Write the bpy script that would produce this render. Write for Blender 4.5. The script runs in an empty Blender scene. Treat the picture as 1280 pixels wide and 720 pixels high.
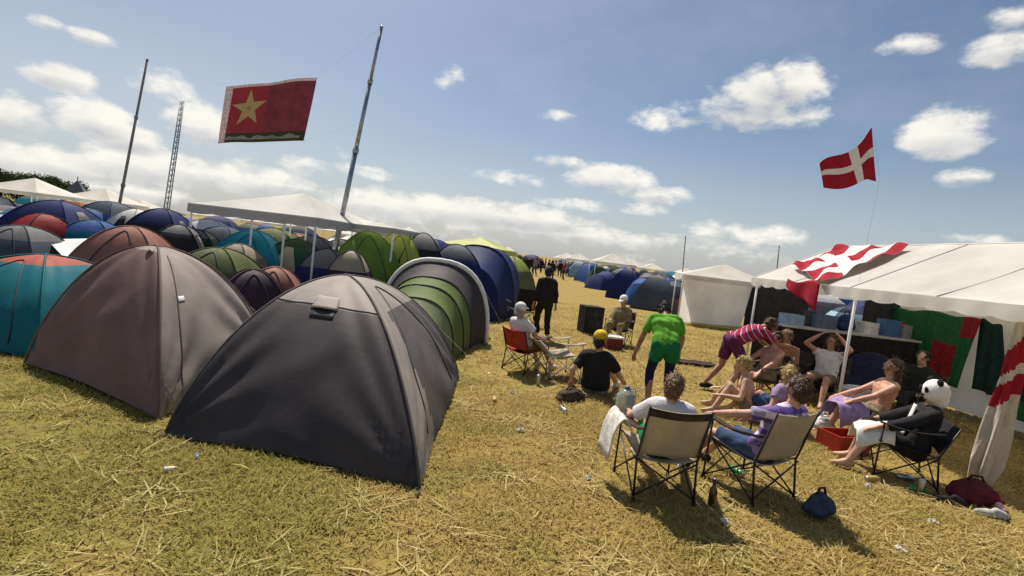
import bpy, bmesh, math, random
import numpy as np
from mathutils import Vector, Matrix, noise as mnoise
random.seed(7); RNG = np.random.default_rng(7)
S = bpy.context.scene; C = S.collection
V = Vector
PI = math.pi
# ------------------------------------------------------------------ camera
F, H = 622.0, 1.95
ROLL, PITCH = math.atan(0.12), math.atan(44 / 622)
def ray(px, py):
    x = (px - 640) / F; y = -(py - 360) / F
    c, s = math.cos(ROLL), math.sin(ROLL)
    X = x * c - y * s; Y = x * s + y * c
    cp, sp = math.cos(PITCH), math.sin(PITCH)
    return V((X, cp + Y * sp, -sp + Y * cp))
def G(px, py, z=0.0):
    d = ray(px, py); return V((0, 0, H)) + d * ((z - H) / d.z)
def D(px, py, yy):
    d = ray(px, py); return V((0, 0, H)) + d * (yy / d.y)
def PX(px, py, xx):
    d = ray(px, py); return V((0, 0, H)) + d * (xx / d.x)
def PL(px, py, p0, n):
    d = ray(px, py); o = V((0, 0, H)); return o + d * ((V(p0) - o).dot(n) / d.dot(n))
cam = bpy.data.cameras.new('camera'); co = bpy.data.objects.new('camera', cam); C.objects.link(co)
fw = V((0, math.cos(PITCH), -math.sin(PITCH))); up0 = V((0, math.sin(PITCH), math.cos(PITCH))); rt0 = V((1, 0, 0))
rt = rt0 * math.cos(ROLL) + up0 * math.sin(ROLL); up = -rt0 * math.sin(ROLL) + up0 * math.cos(ROLL)
M = Matrix((rt, up, -fw)).transposed().to_4x4(); M.translation = V((0, 0, H))
co.matrix_world = M
cam.sensor_width = 36; cam.lens = F / 1280 * 36; cam.clip_end = 6000; cam.clip_start = 0.05
S.camera = co
S.view_settings.view_transform = 'Standard'; S.view_settings.look = 'None'
S.view_settings.gamma = 1; S.view_settings.exposure = 0.46
S.render.film_transparent = False

# ------------------------------------------------------------------ materials
def srgb(r, g, b):
    f = lambda c: (c / 255 / 12.92) if c / 255 <= .04045 else ((c / 255 + .055) / 1.055) ** 2.4
    return (f(r), f(g), f(b))
class NT:
    def __init__(s, nt): s.nt = nt
    def n(s, t, **k):
        o = s.nt.nodes.new(t)
        for a, v in k.items():
            if a.startswith('i_'):
                key = a[2:]; key = int(key) if key.isdigit() else key.replace('_', ' ')
                o.inputs[key].default_value = v
            else: setattr(o, a, v)
        return o
    def l(s, a, b): s.nt.links.new(a, b)
    def m(s, op, a, b=None, c=None):
        o = s.nt.nodes.new('ShaderNodeMath'); o.operation = op
        for i, v in enumerate((a, b, c)):
            if v is None: continue
            if isinstance(v, (int, float)): o.inputs[i].default_value = v
            else: s.l(v, o.inputs[i])
        return o.outputs[0]
    def mix(s, fac, a, b):
        o = s.nt.nodes.new('ShaderNodeMix'); o.data_type = 'RGBA'
        for i, v in ((0, fac), (6, a), (7, b)):
            if isinstance(v, (int, float)): o.inputs[i].default_value = v
            elif isinstance(v, tuple): o.inputs[i].default_value = (*v[:3], 1)
            else: s.l(v, o.inputs[i])
        return o.outputs[2]
def newmat(name):
    m = bpy.data.materials.new(name); m.use_nodes = True; m.node_tree.nodes.clear()
    return m, NT(m.node_tree)
MC = {}
def mat(name, col, rough=.7, var=.18, scale=6.0, bump=.15, bscale=60, trans=0.0, metal=0.0, spec=.3, col2=None):
    """plain procedural surface: two-tone noise, bump, optional translucency"""
    if name in MC: return MC[name]
    m, t = newmat(name)
    tc = t.n('ShaderNodeTexCoord'); 
    nz = t.n('ShaderNodeTexNoise', i_Scale=scale, i_Detail=5.0, i_Roughness=.6); t.l(tc.outputs['Object'], nz.inputs['Vector'])
    c2 = col2 or tuple(max(0, c * (1 - var * 1.6)) for c in col)
    c1 = col if col2 else tuple(min(1, c * (1 + var)) for c in col)
    r = t.n('ShaderNodeMapRange', i_1=.35, i_2=.68); t.l(nz.outputs[0], r.inputs[0])
    cc = t.mix(r.outputs[0], c1, c2)
    b = t.n('ShaderNodeBsdfPrincipled', i_Roughness=rough, i_Metallic=metal, i_Specular_IOR_Level=spec)
    t.l(cc, b.inputs['Base Color'])
    out = t.n('ShaderNodeOutputMaterial')
    if bump > 0:
        n2 = t.n('ShaderNodeTexNoise', i_Scale=bscale, i_Detail=3.0); t.l(tc.outputs['Object'], n2.inputs['Vector'])
        bp = t.n('ShaderNodeBump', i_Strength=bump, i_Distance=.01); t.l(n2.outputs[0], bp.inputs['Height']); t.l(bp.outputs[0], b.inputs['Normal'])
    sh = b.outputs[0]
    if trans > 0:
        tr = t.n('ShaderNodeBsdfTranslucent'); t.l(cc, tr.inputs[0])
        mx = t.n('ShaderNodeMixShader', i_0=trans); t.l(sh, mx.inputs[1]); t.l(tr.outputs[0], mx.inputs[2]); sh = mx.outputs[0]
    t.l(sh, out.inputs[0])
    MC[name] = m; return m
def nylon(name, col, trans=.22, rough=.62, var=.1):
    return mat(name, col, rough, var, 2.2, .45, 7, trans, spec=.12)
def cloth(name, col, trans=.05, var=.2):
    return mat(name, col, .85, var, 14, .4, 40, trans, spec=.15)
def metal(name, col, rough=.4):
    return mat(name, col, rough, .2, 10, .05, 80, 0, 1.0, .5)
def pattern(name, fn, rough=.85, trans=.05):
    """fn(t, objcoord_xyz_outputs) -> colour socket"""
    if name in MC: return MC[name]
    m, t = newmat(name)
    tc = t.n('ShaderNodeTexCoord'); sp = t.n('ShaderNodeSeparateXYZ'); t.l(tc.outputs['Object'], sp.inputs[0])
    cc = fn(t, sp.outputs, tc.outputs['Object'])
    b = t.n('ShaderNodeBsdfPrincipled', i_Roughness=rough, i_Specular_IOR_Level=.15); t.l(cc, b.inputs['Base Color'])
    n2 = t.n('ShaderNodeTexNoise', i_Scale=40.0, i_Detail=3.0); t.l(tc.outputs['Object'], n2.inputs['Vector'])
    bp = t.n('ShaderNodeBump', i_Strength=.35, i_Distance=.01); t.l(n2.outputs[0], bp.inputs['Height']); t.l(bp.outputs[0], b.inputs['Normal'])
    tr = t.n('ShaderNodeBsdfTranslucent'); t.l(cc, tr.inputs[0])
    mx = t.n('ShaderNodeMixShader', i_0=trans); t.l(b.outputs[0], mx.inputs[1]); t.l(tr.outputs[0], mx.inputs[2])
    out = t.n('ShaderNodeOutputMaterial'); t.l(mx.outputs[0], out.inputs[0])
    MC[name] = m; return m

# ------------------------------------------------------------------ mesh building
class MB:
    def __init__(s): s.v = []; s.f = []; s.m = []; s.sm = []
    def add(s, vs, fs, mi=0, smooth=True):
        b = len(s.v); s.v += [tuple(x) for x in vs]
        for f in fs: s.f.append(tuple(i + b for i in f)); s.m.append(mi); s.sm.append(smooth)
    def box(s, c, size, rot=None, mi=0):
        c = V(c); h = V(size) * .5
        vs = [V((x * h.x, y * h.y, z * h.z)) for z in (-1, 1) for y in (-1, 1) for x in (-1, 1)]
        if rot is not None: vs = [rot @ v for v in vs]
        s.add([c + v for v in vs], [(0, 2, 3, 1), (4, 5, 7, 6), (0, 1, 5, 4), (2, 6, 7, 3), (0, 4, 6, 2), (1, 3, 7, 5)], mi, False)
    def frustum(s, a, b, ra, rb, n=10, mi=0, cap=True):
        a = V(a); b = V(b); d = (b - a)
        if d.length < 1e-6: return
        d.normalize(); x = d.orthogonal().normalized(); y = d.cross(x)
        vs = []
        for p, r in ((a, ra), (b, rb)):
            for i in range(n):
                t = 2 * PI * i / n; vs.append(p + x * (r * math.cos(t)) + y * (r * math.sin(t)))
        fs = [(i, (i + 1) % n, n + (i + 1) % n, n + i) for i in range(n)]
        s.add(vs, fs, mi, True)
        if cap: s.add(vs, [tuple(range(n))[::-1], tuple(range(n, 2 * n))], mi, False)
    def tube(s, pts, r, n=8, mi=0):
        pts = [V(p) for p in pts]; k = len(pts); vs = []; prev = None
        rr = r if isinstance(r, (list, tuple)) else [r] * k
        for i, p in enumerate(pts):
            d = (pts[min(i + 1, k - 1)] - pts[max(i - 1, 0)]).normalized()
            x = d.orthogonal().normalized() if prev is None else (prev - d * prev.dot(d))
            if x.length < 1e-5: x = d.orthogonal()
            x.normalize(); prev = x; y = d.cross(x)
            for j in range(n):
                t = 2 * PI * j / n; vs.append(p + x * (rr[i] * math.cos(t)) + y * (rr[i] * math.sin(t)))
        fs = [(i * n + j, i * n + (j + 1) % n, (i + 1) * n + (j + 1) % n, (i + 1) * n + j) for i in range(k - 1) for j in range(n)]
        fs += [tuple(range(n))[::-1], tuple(range((k - 1) * n, k * n))]
        s.add(vs, fs, mi, True)
    def ell(s, c, rx, ry, rz, R=None, nu=12, nv=8, mi=0):
        c = V(c); vs = [V((0, 0, -rz))]
        for j in range(1, nv):
            ph = -PI / 2 + PI * j / nv
            for i in range(nu):
                t = 2 * PI * i / nu; vs.append(V((rx * math.cos(ph) * math.cos(t), ry * math.cos(ph) * math.sin(t), rz * math.sin(ph))))
        vs.append(V((0, 0, rz))); L = len(vs) - 1
        if R is not None: vs = [R @ v for v in vs]
        fs = [(0, 1 + (i + 1) % nu, 1 + i) for i in range(nu)]
        for j in range(nv - 2):
            a = 1 + j * nu; b = a + nu
            fs += [(a + i, a + (i + 1) % nu, b + (i + 1) % nu, b + i) for i in range(nu)]
        a = 1 + (nv - 2) * nu
        fs += [(a + i, a + (i + 1) % nu, L) for i in range(nu)]
        s.add([c + v for v in vs], fs, mi, True)
    def rc(s, a, b, ra, rb, n=10):
        s.ell(a, ra, ra, ra, None, n, 7); s.ell(b, rb, rb, rb, None, n, 7); s.frustum(a, b, ra, rb, n)
    def grid(s, fn, nu, nv, mi=0, thick=0.0, mfn=None, smooth=True):
        """fn(u,v)->point ; thick gives a second skin"""
        P = [[V(fn(i / nu, j / nv)) for i in range(nu + 1)] for j in range(nv + 1)]
        def idx(i, j): return j * (nu + 1) + i
        vs = [p for row in P for p in row]
        def quads(o, flip):
            for j in range(nv):
                for i in range(nu):
                    q = (idx(i, j), idx(i + 1, j), idx(i + 1, j + 1), idx(i, j + 1))
                    if flip: q = q[::-1]
                    s.f.append(tuple(o + k for k in q)); s.m.append(mfn((i + .5) / nu, (j + .5) / nv) if mfn else mi); s.sm.append(smooth)
        o = len(s.v); s.v += [tuple(v) for v in vs]; quads(o, False)
        if thick:
            vs2 = []
            for j in range(nv + 1):
                for i in range(nu + 1):
                    a = P[j][min(i + 1, nu)] - P[j][max(i - 1, 0)]; b = P[min(j + 1, nv)][i] - P[max(j - 1, 0)][i]
                    nn = a.cross(b); nn = nn.normalized() if nn.length > 1e-9 else V((0, 0, 1)); vs2.append(P[j][i] - nn * thick)
            o2 = len(s.v); s.v += [tuple(v) for v in vs2]; quads(o2, True)
            edge = [idx(i, 0) for i in range(nu + 1)] + [idx(nu, j) for j in range(1, nv + 1)] + [idx(i, nv) for i in range(nu - 1, -1, -1)] + [idx(0, j) for j in range(nv - 1, 0, -1)]
            for a, b in zip(edge, edge[1:] + edge[:1]):
                s.f.append((o + b, o + a, o2 + a, o2 + b)); s.m.append(mfn(.5, .5) if mfn else mi); s.sm.append(False)
    def mesh(s, name):
        me = bpy.data.meshes.new(name); me.from_pydata(s.v, [], s.f); me.update()
        me.polygons.foreach_set('material_index', s.m); me.polygons.foreach_set('use_smooth', s.sm); return me
    def build(s, name, mats, parent=None, off=None):
        if off is not None:
            o_ = V(off); s.v = [tuple(V(v) - o_) for v in s.v]
        me = s.mesh(name)
        for m in (mats if isinstance(mats, (list, tuple)) else [mats]): me.materials.append(m)
        o = bpy.data.objects.new(name, me); C.objects.link(o)
        if parent is not None: o.parent = parent
        return o
def tag(o, label=None, cat=None, group=None, kind=None):
    if label: o['label'] = label
    if cat: o['category'] = cat
    if group: o['group'] = group
    if kind: o['kind'] = kind
    return o
def thing(name, label, cat, loc=(0, 0, 0), rz=0.0, group=None):
    o = bpy.data.objects.new(name, None); C.objects.link(o); o.empty_display_size = .2
    o.location = loc; o.rotation_euler = (0, 0, rz)
    return tag(o, label, cat, group)
def remesh(mb, voxel, smooth=2, wr=0.0, wf=9.0, seed=0):
    me = mb.mesh('tmp'); o = bpy.data.objects.new('tmp', me); C.objects.link(o)
    r = o.modifiers.new('r', 'REMESH'); r.mode = 'VOXEL'; r.voxel_size = voxel; r.use_smooth_shade = True
    if smooth:
        q = o.modifiers.new('s', 'SMOOTH'); q.factor = .5; q.iterations = smooth
    dg = bpy.context.evaluated_depsgraph_get(); dg.update()
    out = bpy.data.meshes.new_from_object(o.evaluated_get(dg))
    bpy.data.objects.remove(o); bpy.data.meshes.remove(me)
    if wr > 0:
        k = len(out.vertices); co_ = np.empty(k * 3, 'f'); no = np.empty(k * 3, 'f')
        out.vertices.foreach_get('co', co_); out.vertex_normals.foreach_get('vector', no)
        co_ = co_.reshape(-1, 3); no = no.reshape(-1, 3); ph = seed * 1.7
        w = (np.sin(co_[:, 0] * wf * 2.1 + 2.3 * np.sin(co_[:, 2] * wf + ph) + ph) + np.sin(co_[:, 2] * wf * 2.9 + 2.1 * np.sin(co_[:, 1] * wf * 1.3 + ph)) + np.sin((co_[:, 1] + co_[:, 2]) * wf * 4.1 + 3 * np.sin(co_[:, 0] * wf)) * .6)
        co_ += no * (w * wr * .5)[:, None]
        out.vertices.foreach_set('co', co_.ravel()); out.update()
    out.polygons.foreach_set('use_smooth', [True] * len(out.polygons))
    return out
def link_mesh(name, me, mats, parent):
    me.name = name; me.materials.clear()
    for m in (mats if isinstance(mats, (list, tuple)) else [mats]): me.materials.append(m)
    o = bpy.data.objects.new(name, me); C.objects.link(o); o.parent = parent; return o

# ------------------------------------------------------------------ sky and sun
SUN_AZ, SUN_EL = math.radians(-22), math.radians(58)      # azimuth measured from +y towards +x
sd = V((math.sin(SUN_AZ) * math.cos(SUN_EL), math.cos(SUN_AZ) * math.cos(SUN_EL), math.sin(SUN_EL)))
sun = bpy.data.lights.new('sun', 'SUN'); sun.energy = 4.6; sun.angle = math.radians(.55); sun.color = (1, .92, .80)
so = bpy.data.objects.new('sun', sun); C.objects.link(so); so.rotation_euler = (-sd).to_track_quat('-Z', 'Y').to_euler()
W = bpy.data.worlds.new('World'); S.world = W; W.use_nodes = True; W.node_tree.nodes.clear(); t = NT(W.node_tree)
sky = t.n('ShaderNodeTexSky', sky_type='NISHITA', sun_disc=False, sun_elevation=SUN_EL, sun_rotation=SUN_AZ, altitude=50, air_density=1.0, dust_density=1.6, ozone_density=1.0)
hs = t.n('ShaderNodeHueSaturation', i_Saturation=1.12, i_Value=1.0); t.l(sky.outputs[0], hs.inputs['Color'])
tc = t.n('ShaderNodeTexCoord'); nrm = t.n('ShaderNodeVectorMath', operation='NORMALIZE'); t.l(tc.outputs['Generated'], nrm.inputs[0])
sp = t.n('ShaderNodeSeparateXYZ'); t.l(nrm.outputs[0], sp.inputs[0])
az = t.m('ARCTAN2', sp.outputs[0], sp.outputs[1]); el = t.m('ARCSINE', sp.outputs[2])
cv = t.n('ShaderNodeCombineXYZ'); t.l(az, cv.inputs[0]); t.l(t.m('MULTIPLY', el, 1.7), cv.inputs[1])
nz1 = t.n('ShaderNodeTexNoise', i_Scale=7.0, i_Detail=9.0, i_Roughness=.60, i_Distortion=.35); t.l(cv.outputs[0], nz1.inputs['Vector'])
nz2 = t.n('ShaderNodeTexNoise', i_Scale=24.0, i_Detail=8.0, i_Roughness=.6); t.l(cv.outputs[0], nz2.inputs['Vector'])
noi = t.m('ADD', t.m('MULTIPLY', t.m('SUBTRACT', nz1.outputs[0], .5), 2.6), t.m('MULTIPLY', t.m('SUBTRACT', nz2.outputs[0], .5), 1.9))
CL = [  # centre px, centre py, half width px, half height px, weight : cumulus, plus one small faint blob standing in for lens flare
    (955, 118, 78, 34, 1.0), (930, 140, 100, 26, .9), (985, 105, 46, 28, .8), (838, 148, 46, 15, .55), (1180, 168, 66, 34, 1.0), (1205, 222, 38, 13, .75), (1255, 60, 62, 24, .9), (1140, 55, 46, 15, .7), (1265, 22, 40, 18, .7),
    (75, 95, 52, 20, 1.0), (112, 46, 36, 11, .85), (60, 28, 24, 8, .7), (15, 145, 52, 30, .95), (0, 195, 70, 26, .95), (118, 150, 60, 26, .95), (160, 172, 56, 20, .85), (200, 105, 40, 22, .5), (70, 205, 76, 22, .95), (185, 208, 86, 26, .95), (255, 160, 46, 30, .8), (250, 215, 50, 20, .8), (330, 228, 90, 22, .7), (385, 210, 32, 14, .6), (40, 235, 90, 12, .8), (160, 238, 90, 12, .7),
    (760, 224, 66, 19, .95), (705, 203, 36, 10, .75), (820, 243, 40, 12, .7), (700, 145, 24, 8, .6), (560, 95, 16, 18, .3), (480, 256, 90, 20, .85), (580, 264, 90, 20, .9), (660, 272, 90, 18, .85), (730, 256, 60, 10, .6), (700, 290, 200, 14, .7), (800, 262, 36, 9, .6), (930, 292, 90, 14, .6), (630, 222, 50, 9, .45), (455, 215, 36, 8, .4), (1215, 300, 50, 8, .6), (880, 305, 100, 12, .5)]
cover = None; shade = None
for (cx, cy, w, h, wt) in CL:
    d = ray(cx, cy).normalized(); a0 = math.atan2(d.x, d.y); e0 = math.asin(d.z)
    d1 = ray(cx + w, cy).normalized(); d2 = ray(cx, cy - h).normalized()
    wa = max(.01, math.acos(min(1, d.dot(d1)))) / max(.3, math.cos(e0)) ; we = max(.01, math.acos(min(1, d.dot(d2))))
    da = t.m('MULTIPLY', t.m('SUBTRACT', az, a0), 1 / wa); de = t.m('MULTIPLY', t.m('SUBTRACT', el, e0), 1 / we)
    q = t.m('ADD', t.m('MULTIPLY', da, da), t.m('MULTIPLY', de, de))
    bl = t.m('MULTIPLY', t.m('SUBTRACT', 1.25, q), wt)
    cover = bl if cover is None else t.m('MAXIMUM', cover, bl)
    if wt >= .7:
        under = t.m('MULTIPLY', t.m('MULTIPLY', de, -1.0), t.m('MAXIMUM', t.m('SUBTRACT', 1.4, q), 0.0))
        shade = under if shade is None else t.m('MAXIMUM', shade, under)
cover = t.m('MAXIMUM', cover, -1.2)
# general light cloud elsewhere in the sky, thicker to the horizon
lowf = t.m('MULTIPLY', t.m('SUBTRACT', .11, el), 3.0)
cover = t.m('MAXIMUM', cover, t.m('MINIMUM', t.m('SUBTRACT', lowf, .30), .0))
mk = t.n('ShaderNodeMapRange', interpolation_type='SMOOTHSTEP', i_1=.0, i_2=1.0); t.l(t.m('ADD', cover, noi), mk.inputs[0])
vn = t.n('ShaderNodeTexNoise', i_Scale=3.2, i_Detail=7.0, i_Roughness=.62); t.l(cv.outputs[0], vn.inputs['Vector'])
veil = t.n('ShaderNodeMapRange', i_1=.42, i_2=.8, i_3=0.0, i_4=.26); t.l(vn.outputs[0], veil.inputs[0])
hz = t.n('ShaderNodeMapRange', interpolation_type='SMOOTHSTEP', i_1=.30, i_2=-.02, i_3=0.0, i_4=.55); t.l(el, hz.inputs[0])
wl = t.n('ShaderNodeMapRange', interpolation_type='SMOOTHSTEP', i_1=.1, i_2=-.75, i_3=0.0, i_4=.22); t.l(az, wl.inputs[0])
le = t.n('ShaderNodeMapRange', interpolation_type='SMOOTHSTEP', i_1=.42, i_2=.16, i_3=0.0, i_4=.55); t.l(el, le.inputs[0])
wl2 = t.n('ShaderNodeMapRange', interpolation_type='SMOOTHSTEP', i_1=.05, i_2=-.7, i_3=0.0, i_4=1.0); t.l(az, wl2.inputs[0])
base_m = t.m('MAXIMUM', t.m('MAXIMUM', veil.outputs[0], hz.outputs[0]), t.m('MAXIMUM', wl.outputs[0], t.m('MULTIPLY', le.outputs[0], wl2.outputs[0])))
ccol = t.n('ShaderNodeMapRange', i_1=-.1, i_2=.9); t.l(t.m('SUBTRACT', shade, t.m('MULTIPLY', noi, .35)), ccol.inputs[0])
cloudc = t.mix(ccol.outputs[0], (.74, .715, .655), (.36, .37, .395))
bgs = t.n('ShaderNodeBackground', i_Strength=.062); t.l(hs.outputs[0], bgs.inputs[0])
bgh = t.n('ShaderNodeBackground', i_Strength=1.0); bgh.inputs[0].default_value = (.44, .47, .51, 1)
bgc = t.n('ShaderNodeBackground', i_Strength=1.0); t.l(cloudc, bgc.inputs[0])
m1 = t.n('ShaderNodeMixShader'); t.l(base_m, m1.inputs[0]); t.l(bgs.outputs[0], m1.inputs[1]); t.l(bgh.outputs[0], m1.inputs[2])
m2 = t.n('ShaderNodeMixShader'); t.l(t.m('MULTIPLY', mk.outputs[0], .93), m2.inputs[0]); t.l(m1.outputs[0], m2.inputs[1]); t.l(bgc.outputs[0], m2.inputs[2])
wo = t.n('ShaderNodeOutputWorld'); t.l(m2.outputs[0], wo.inputs[0])
W.cycles.sampling_method = 'MANUAL'; W.cycles.sample_map_resolution = 512

# ------------------------------------------------------------------ ground and grass
def field_colour(t, pos):
    sp = t.n('ShaderNodeSeparateXYZ'); t.l(pos, sp.inputs[0])
    n1 = t.n('ShaderNodeTexNoise', i_Scale=.9, i_Detail=6.0, i_Roughness=.6); t.l(pos, n1.inputs['Vector'])
    n2 = t.n('ShaderNodeTexNoise', i_Scale=5.0, i_Detail=6.0, i_Roughness=.65); t.l(pos, n2.inputs['Vector'])
    # greener turf beside the tents, worn straw on the walked strip
    gx = t.n('ShaderNodeMapRange', interpolation_type='SMOOTHSTEP', i_1=1.2, i_2=-3.5); t.l(sp.outputs[0], gx.inputs[0])
    g = t.m('ADD', t.m('MULTIPLY', gx.outputs[0], .7), t.m('MULTIPLY', t.m('SUBTRACT', n1.outputs[0], .5), 2.6))
    g = t.n('ShaderNodeClamp').outputs[0] if False else t.m('MINIMUM', t.m('MAXIMUM', g, 0.0), 1.0)
    return g, n1, n2
mg, t = newmat('dry_turf')
ge = t.n('ShaderNodeNewGeometry'); g, n1, n2 = field_colour(t, ge.outputs['Position'])
c = t.mix(g, (.345, .252, .078), (.21, .19, .037))
r2 = t.n('ShaderNodeMapRange', i_1=.38, i_2=.66); t.l(n2.outputs[0], r2.inputs[0])
c = t.mix(t.m('MULTIPLY', r2.outputs[0], .8), c, (.16, .112, .05))
n3 = t.n('ShaderNodeTexNoise', i_Scale=34.0, i_Detail=6.0, i_Roughness=.7); t.l(ge.outputs['Position'], n3.inputs['Vector'])
r3 = t.n('ShaderNodeMapRange', i_1=.5, i_2=.72); t.l(n3.outputs[0], r3.inputs[0])
c = t.mix(t.m('MULTIPLY', r3.outputs[0], .55), c, (.36, .28, .11))
b = t.n('ShaderNodeBsdfPrincipled', i_Roughness=.95, i_Specular_IOR_Level=.1); t.l(c, b.inputs['Base Color'])
bp = t.n('ShaderNodeBump', i_Strength=.9, i_Distance=.04)
t.l(t.m('ADD', n2.outputs[0], t.m('MULTIPLY', n3.outputs[0], .6)), bp.inputs['Height']); t.l(bp.outputs[0], b.inputs['Normal'])
o_ = t.n('ShaderNodeOutputMaterial'); t.l(b.outputs[0], o_.inputs[0])
gm = MB(); gm.add([(-2500, -400, 0), (2500, -400, 0), (2500, 4500, 0), (-2500, 4500, 0)], [(0, 1, 2, 3)])
tag(gm.build('ground', mg), 'dry yellow green trampled grass field under the camp', 'ground', kind='structure')

def blade_mat(name, cols, green_bias):
    m, t = newmat(name)
    ge = t.n('ShaderNodeNewGeometry'); g, n1, n2 = field_colour(t, ge.outputs['Position'])
    rp = ge.outputs['Random Per Island']
    a = t.mix(rp, cols[0], cols[1]); bcol = t.mix(rp, cols[2], cols[3])
    c = t.mix(t.m('MULTIPLY', g, green_bias), a, bcol)
    b = t.n('ShaderNodeBsdfPrincipled', i_Roughness=.7, i_Specular_IOR_Level=.15); t.l(c, b.inputs['Base Color'])
    tr = t.n('ShaderNodeBsdfTranslucent'); t.l(c, tr.inputs[0]); mx = t.n('ShaderNodeMixShader', i_0=.25); t.l(b.outputs[0], mx.inputs[1]); t.l(tr.outputs[0], mx.inputs[2])
    o = t.n('ShaderNodeOutputMaterial'); t.l(mx.outputs[0], o.inputs[0]); return m
def blades(name, xy, length, width, tilt, mat_, label, kindname):
    n = len(xy); a = RNG.uniform(0, 2 * PI, n); L = length * RNG.uniform(.5, 1.3, n); w = width * RNG.uniform(.6, 1.3, n)
    ti = RNG.uniform(tilt[0], tilt[1], n)      # angle above ground
    bend = RNG.uniform(-.5, .5, n)
    dx, dy = np.cos(a), np.sin(a); px_, py_ = -dy, dx
    z0 = RNG.uniform(.0, .012, n)
    def pt(f, side, bd):
        hx = f * L * np.cos(ti); 
        ox = dx * hx + px_ * (side * w * .5 + bd * f * f * L); oy = dy * hx + py_ * (side * w * .5 + bd * f * f * L)
        return np.stack([xy[:, 0] + ox, xy[:, 1] + oy, z0 + f * L * np.sin(ti) * (1 - .25 * f) + .002], 1)
    bd = bend * .6
    vs = np.stack([pt(0, -1, bd), pt(0, 1, bd), pt(.55, 1, bd), pt(.55, -1, bd), pt(1.0, 0, bd)], 1).reshape(-1, 3)
    me = bpy.data.meshes.new(name); me.vertices.add(n * 5); me.vertices.foreach_set('co', vs.astype('f').ravel())
    base = (np.arange(n) * 5)[:, None]
    loops = np.concatenate([base + np.array([[0, 1, 2, 3]]), base + np.array([[3, 2, 4]])], 1).ravel()
    me.loops.add(len(loops)); me.loops.foreach_set('vertex_index', loops.astype('i'))
    st = np.stack([np.arange(n) * 7, np.arange(n) * 7 + 4], 1).ravel(); tot = np.tile([4, 3], n)
    me.polygons.add(2 * n); me.polygons.foreach_set('loop_start', st.astype('i')); me.polygons.foreach_set('loop_total', tot.astype('i'))
    me.update(calc_edges=True); me.materials.append(mat_)
    o = bpy.data.objects.new(name, me); C.objects.link(o); return tag(o, label, kindname, kind='stuff')
def scatter(n, y0, y1, margin=.5, clump=0.0):
    u = RNG.uniform(0, 1, n); y = y0 + (y1 - y0) * u ** .85
    x = RNG.uniform(-1, 1, n) * (y * 1.08 + margin)
    if clump:
        k = max(8, n // 60); cx = RNG.uniform(0, 1, k); cy = y0 + (y1 - y0) * cx; cxx = RNG.uniform(-1, 1, k) * (cy * 1.08 + margin)
        idx = RNG.integers(0, k, n); use = RNG.uniform(0, 1, n) < clump
        x = np.where(use, cxx[idx] + RNG.normal(0, .10, n), x); y = np.where(use, cy[idx] + RNG.normal(0, .10, n), y)
    w_ = np.sin(x * 1.9 + 2.1 * np.sin(y * 1.3 + 1)) + np.sin(y * 2.3 + 1.7 * np.sin(x * 1.1)) + .7 * np.sin(x * 4.7 - y * 3.9 + 2 * np.sin(y * 2.2))
    keep = RNG.uniform(0, 1, n) < np.clip(.62 + .32 * w_, .12, 1.0)
    return np.stack([x[keep], y[keep]], 1)
STRAW = ((.48, .36, .125), (.35, .26, .077), (.31, .275, .056), (.19, .185, .037))
bm_ = blade_mat('grass_blade', STRAW, 1.0)
blades('short_grass', np.concatenate([scatter(210000, 2.2, 7.5), scatter(60000, 2.2, 7.5, clump=.95)]), .075, .0065, (.1, 1.0), bm_, 'short dry grass growing over the near field', 'grass')
blades('mown_grass', np.concatenate([scatter(170000, 7.0, 22.0), scatter(40000, 7, 20, clump=.9)]), .085, .015, (.1, 1.0), bm_, 'short dry grass growing between and beyond the tents', 'grass')
pal = blade_mat('straw', ((.58, .48, .23), (.36, .28, .10), (.42, .36, .13), (.30, .25, .08)), .7)
sxy = np.concatenate([scatter(9000, 2.3, 8.0, clump=.85), scatter(2600, 6.5, 14.0, clump=.6)])
blades('loose_straw', sxy, .26, .010, (.02, .30), pal, 'pale loose straw scattered over the near field', 'straw')

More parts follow.
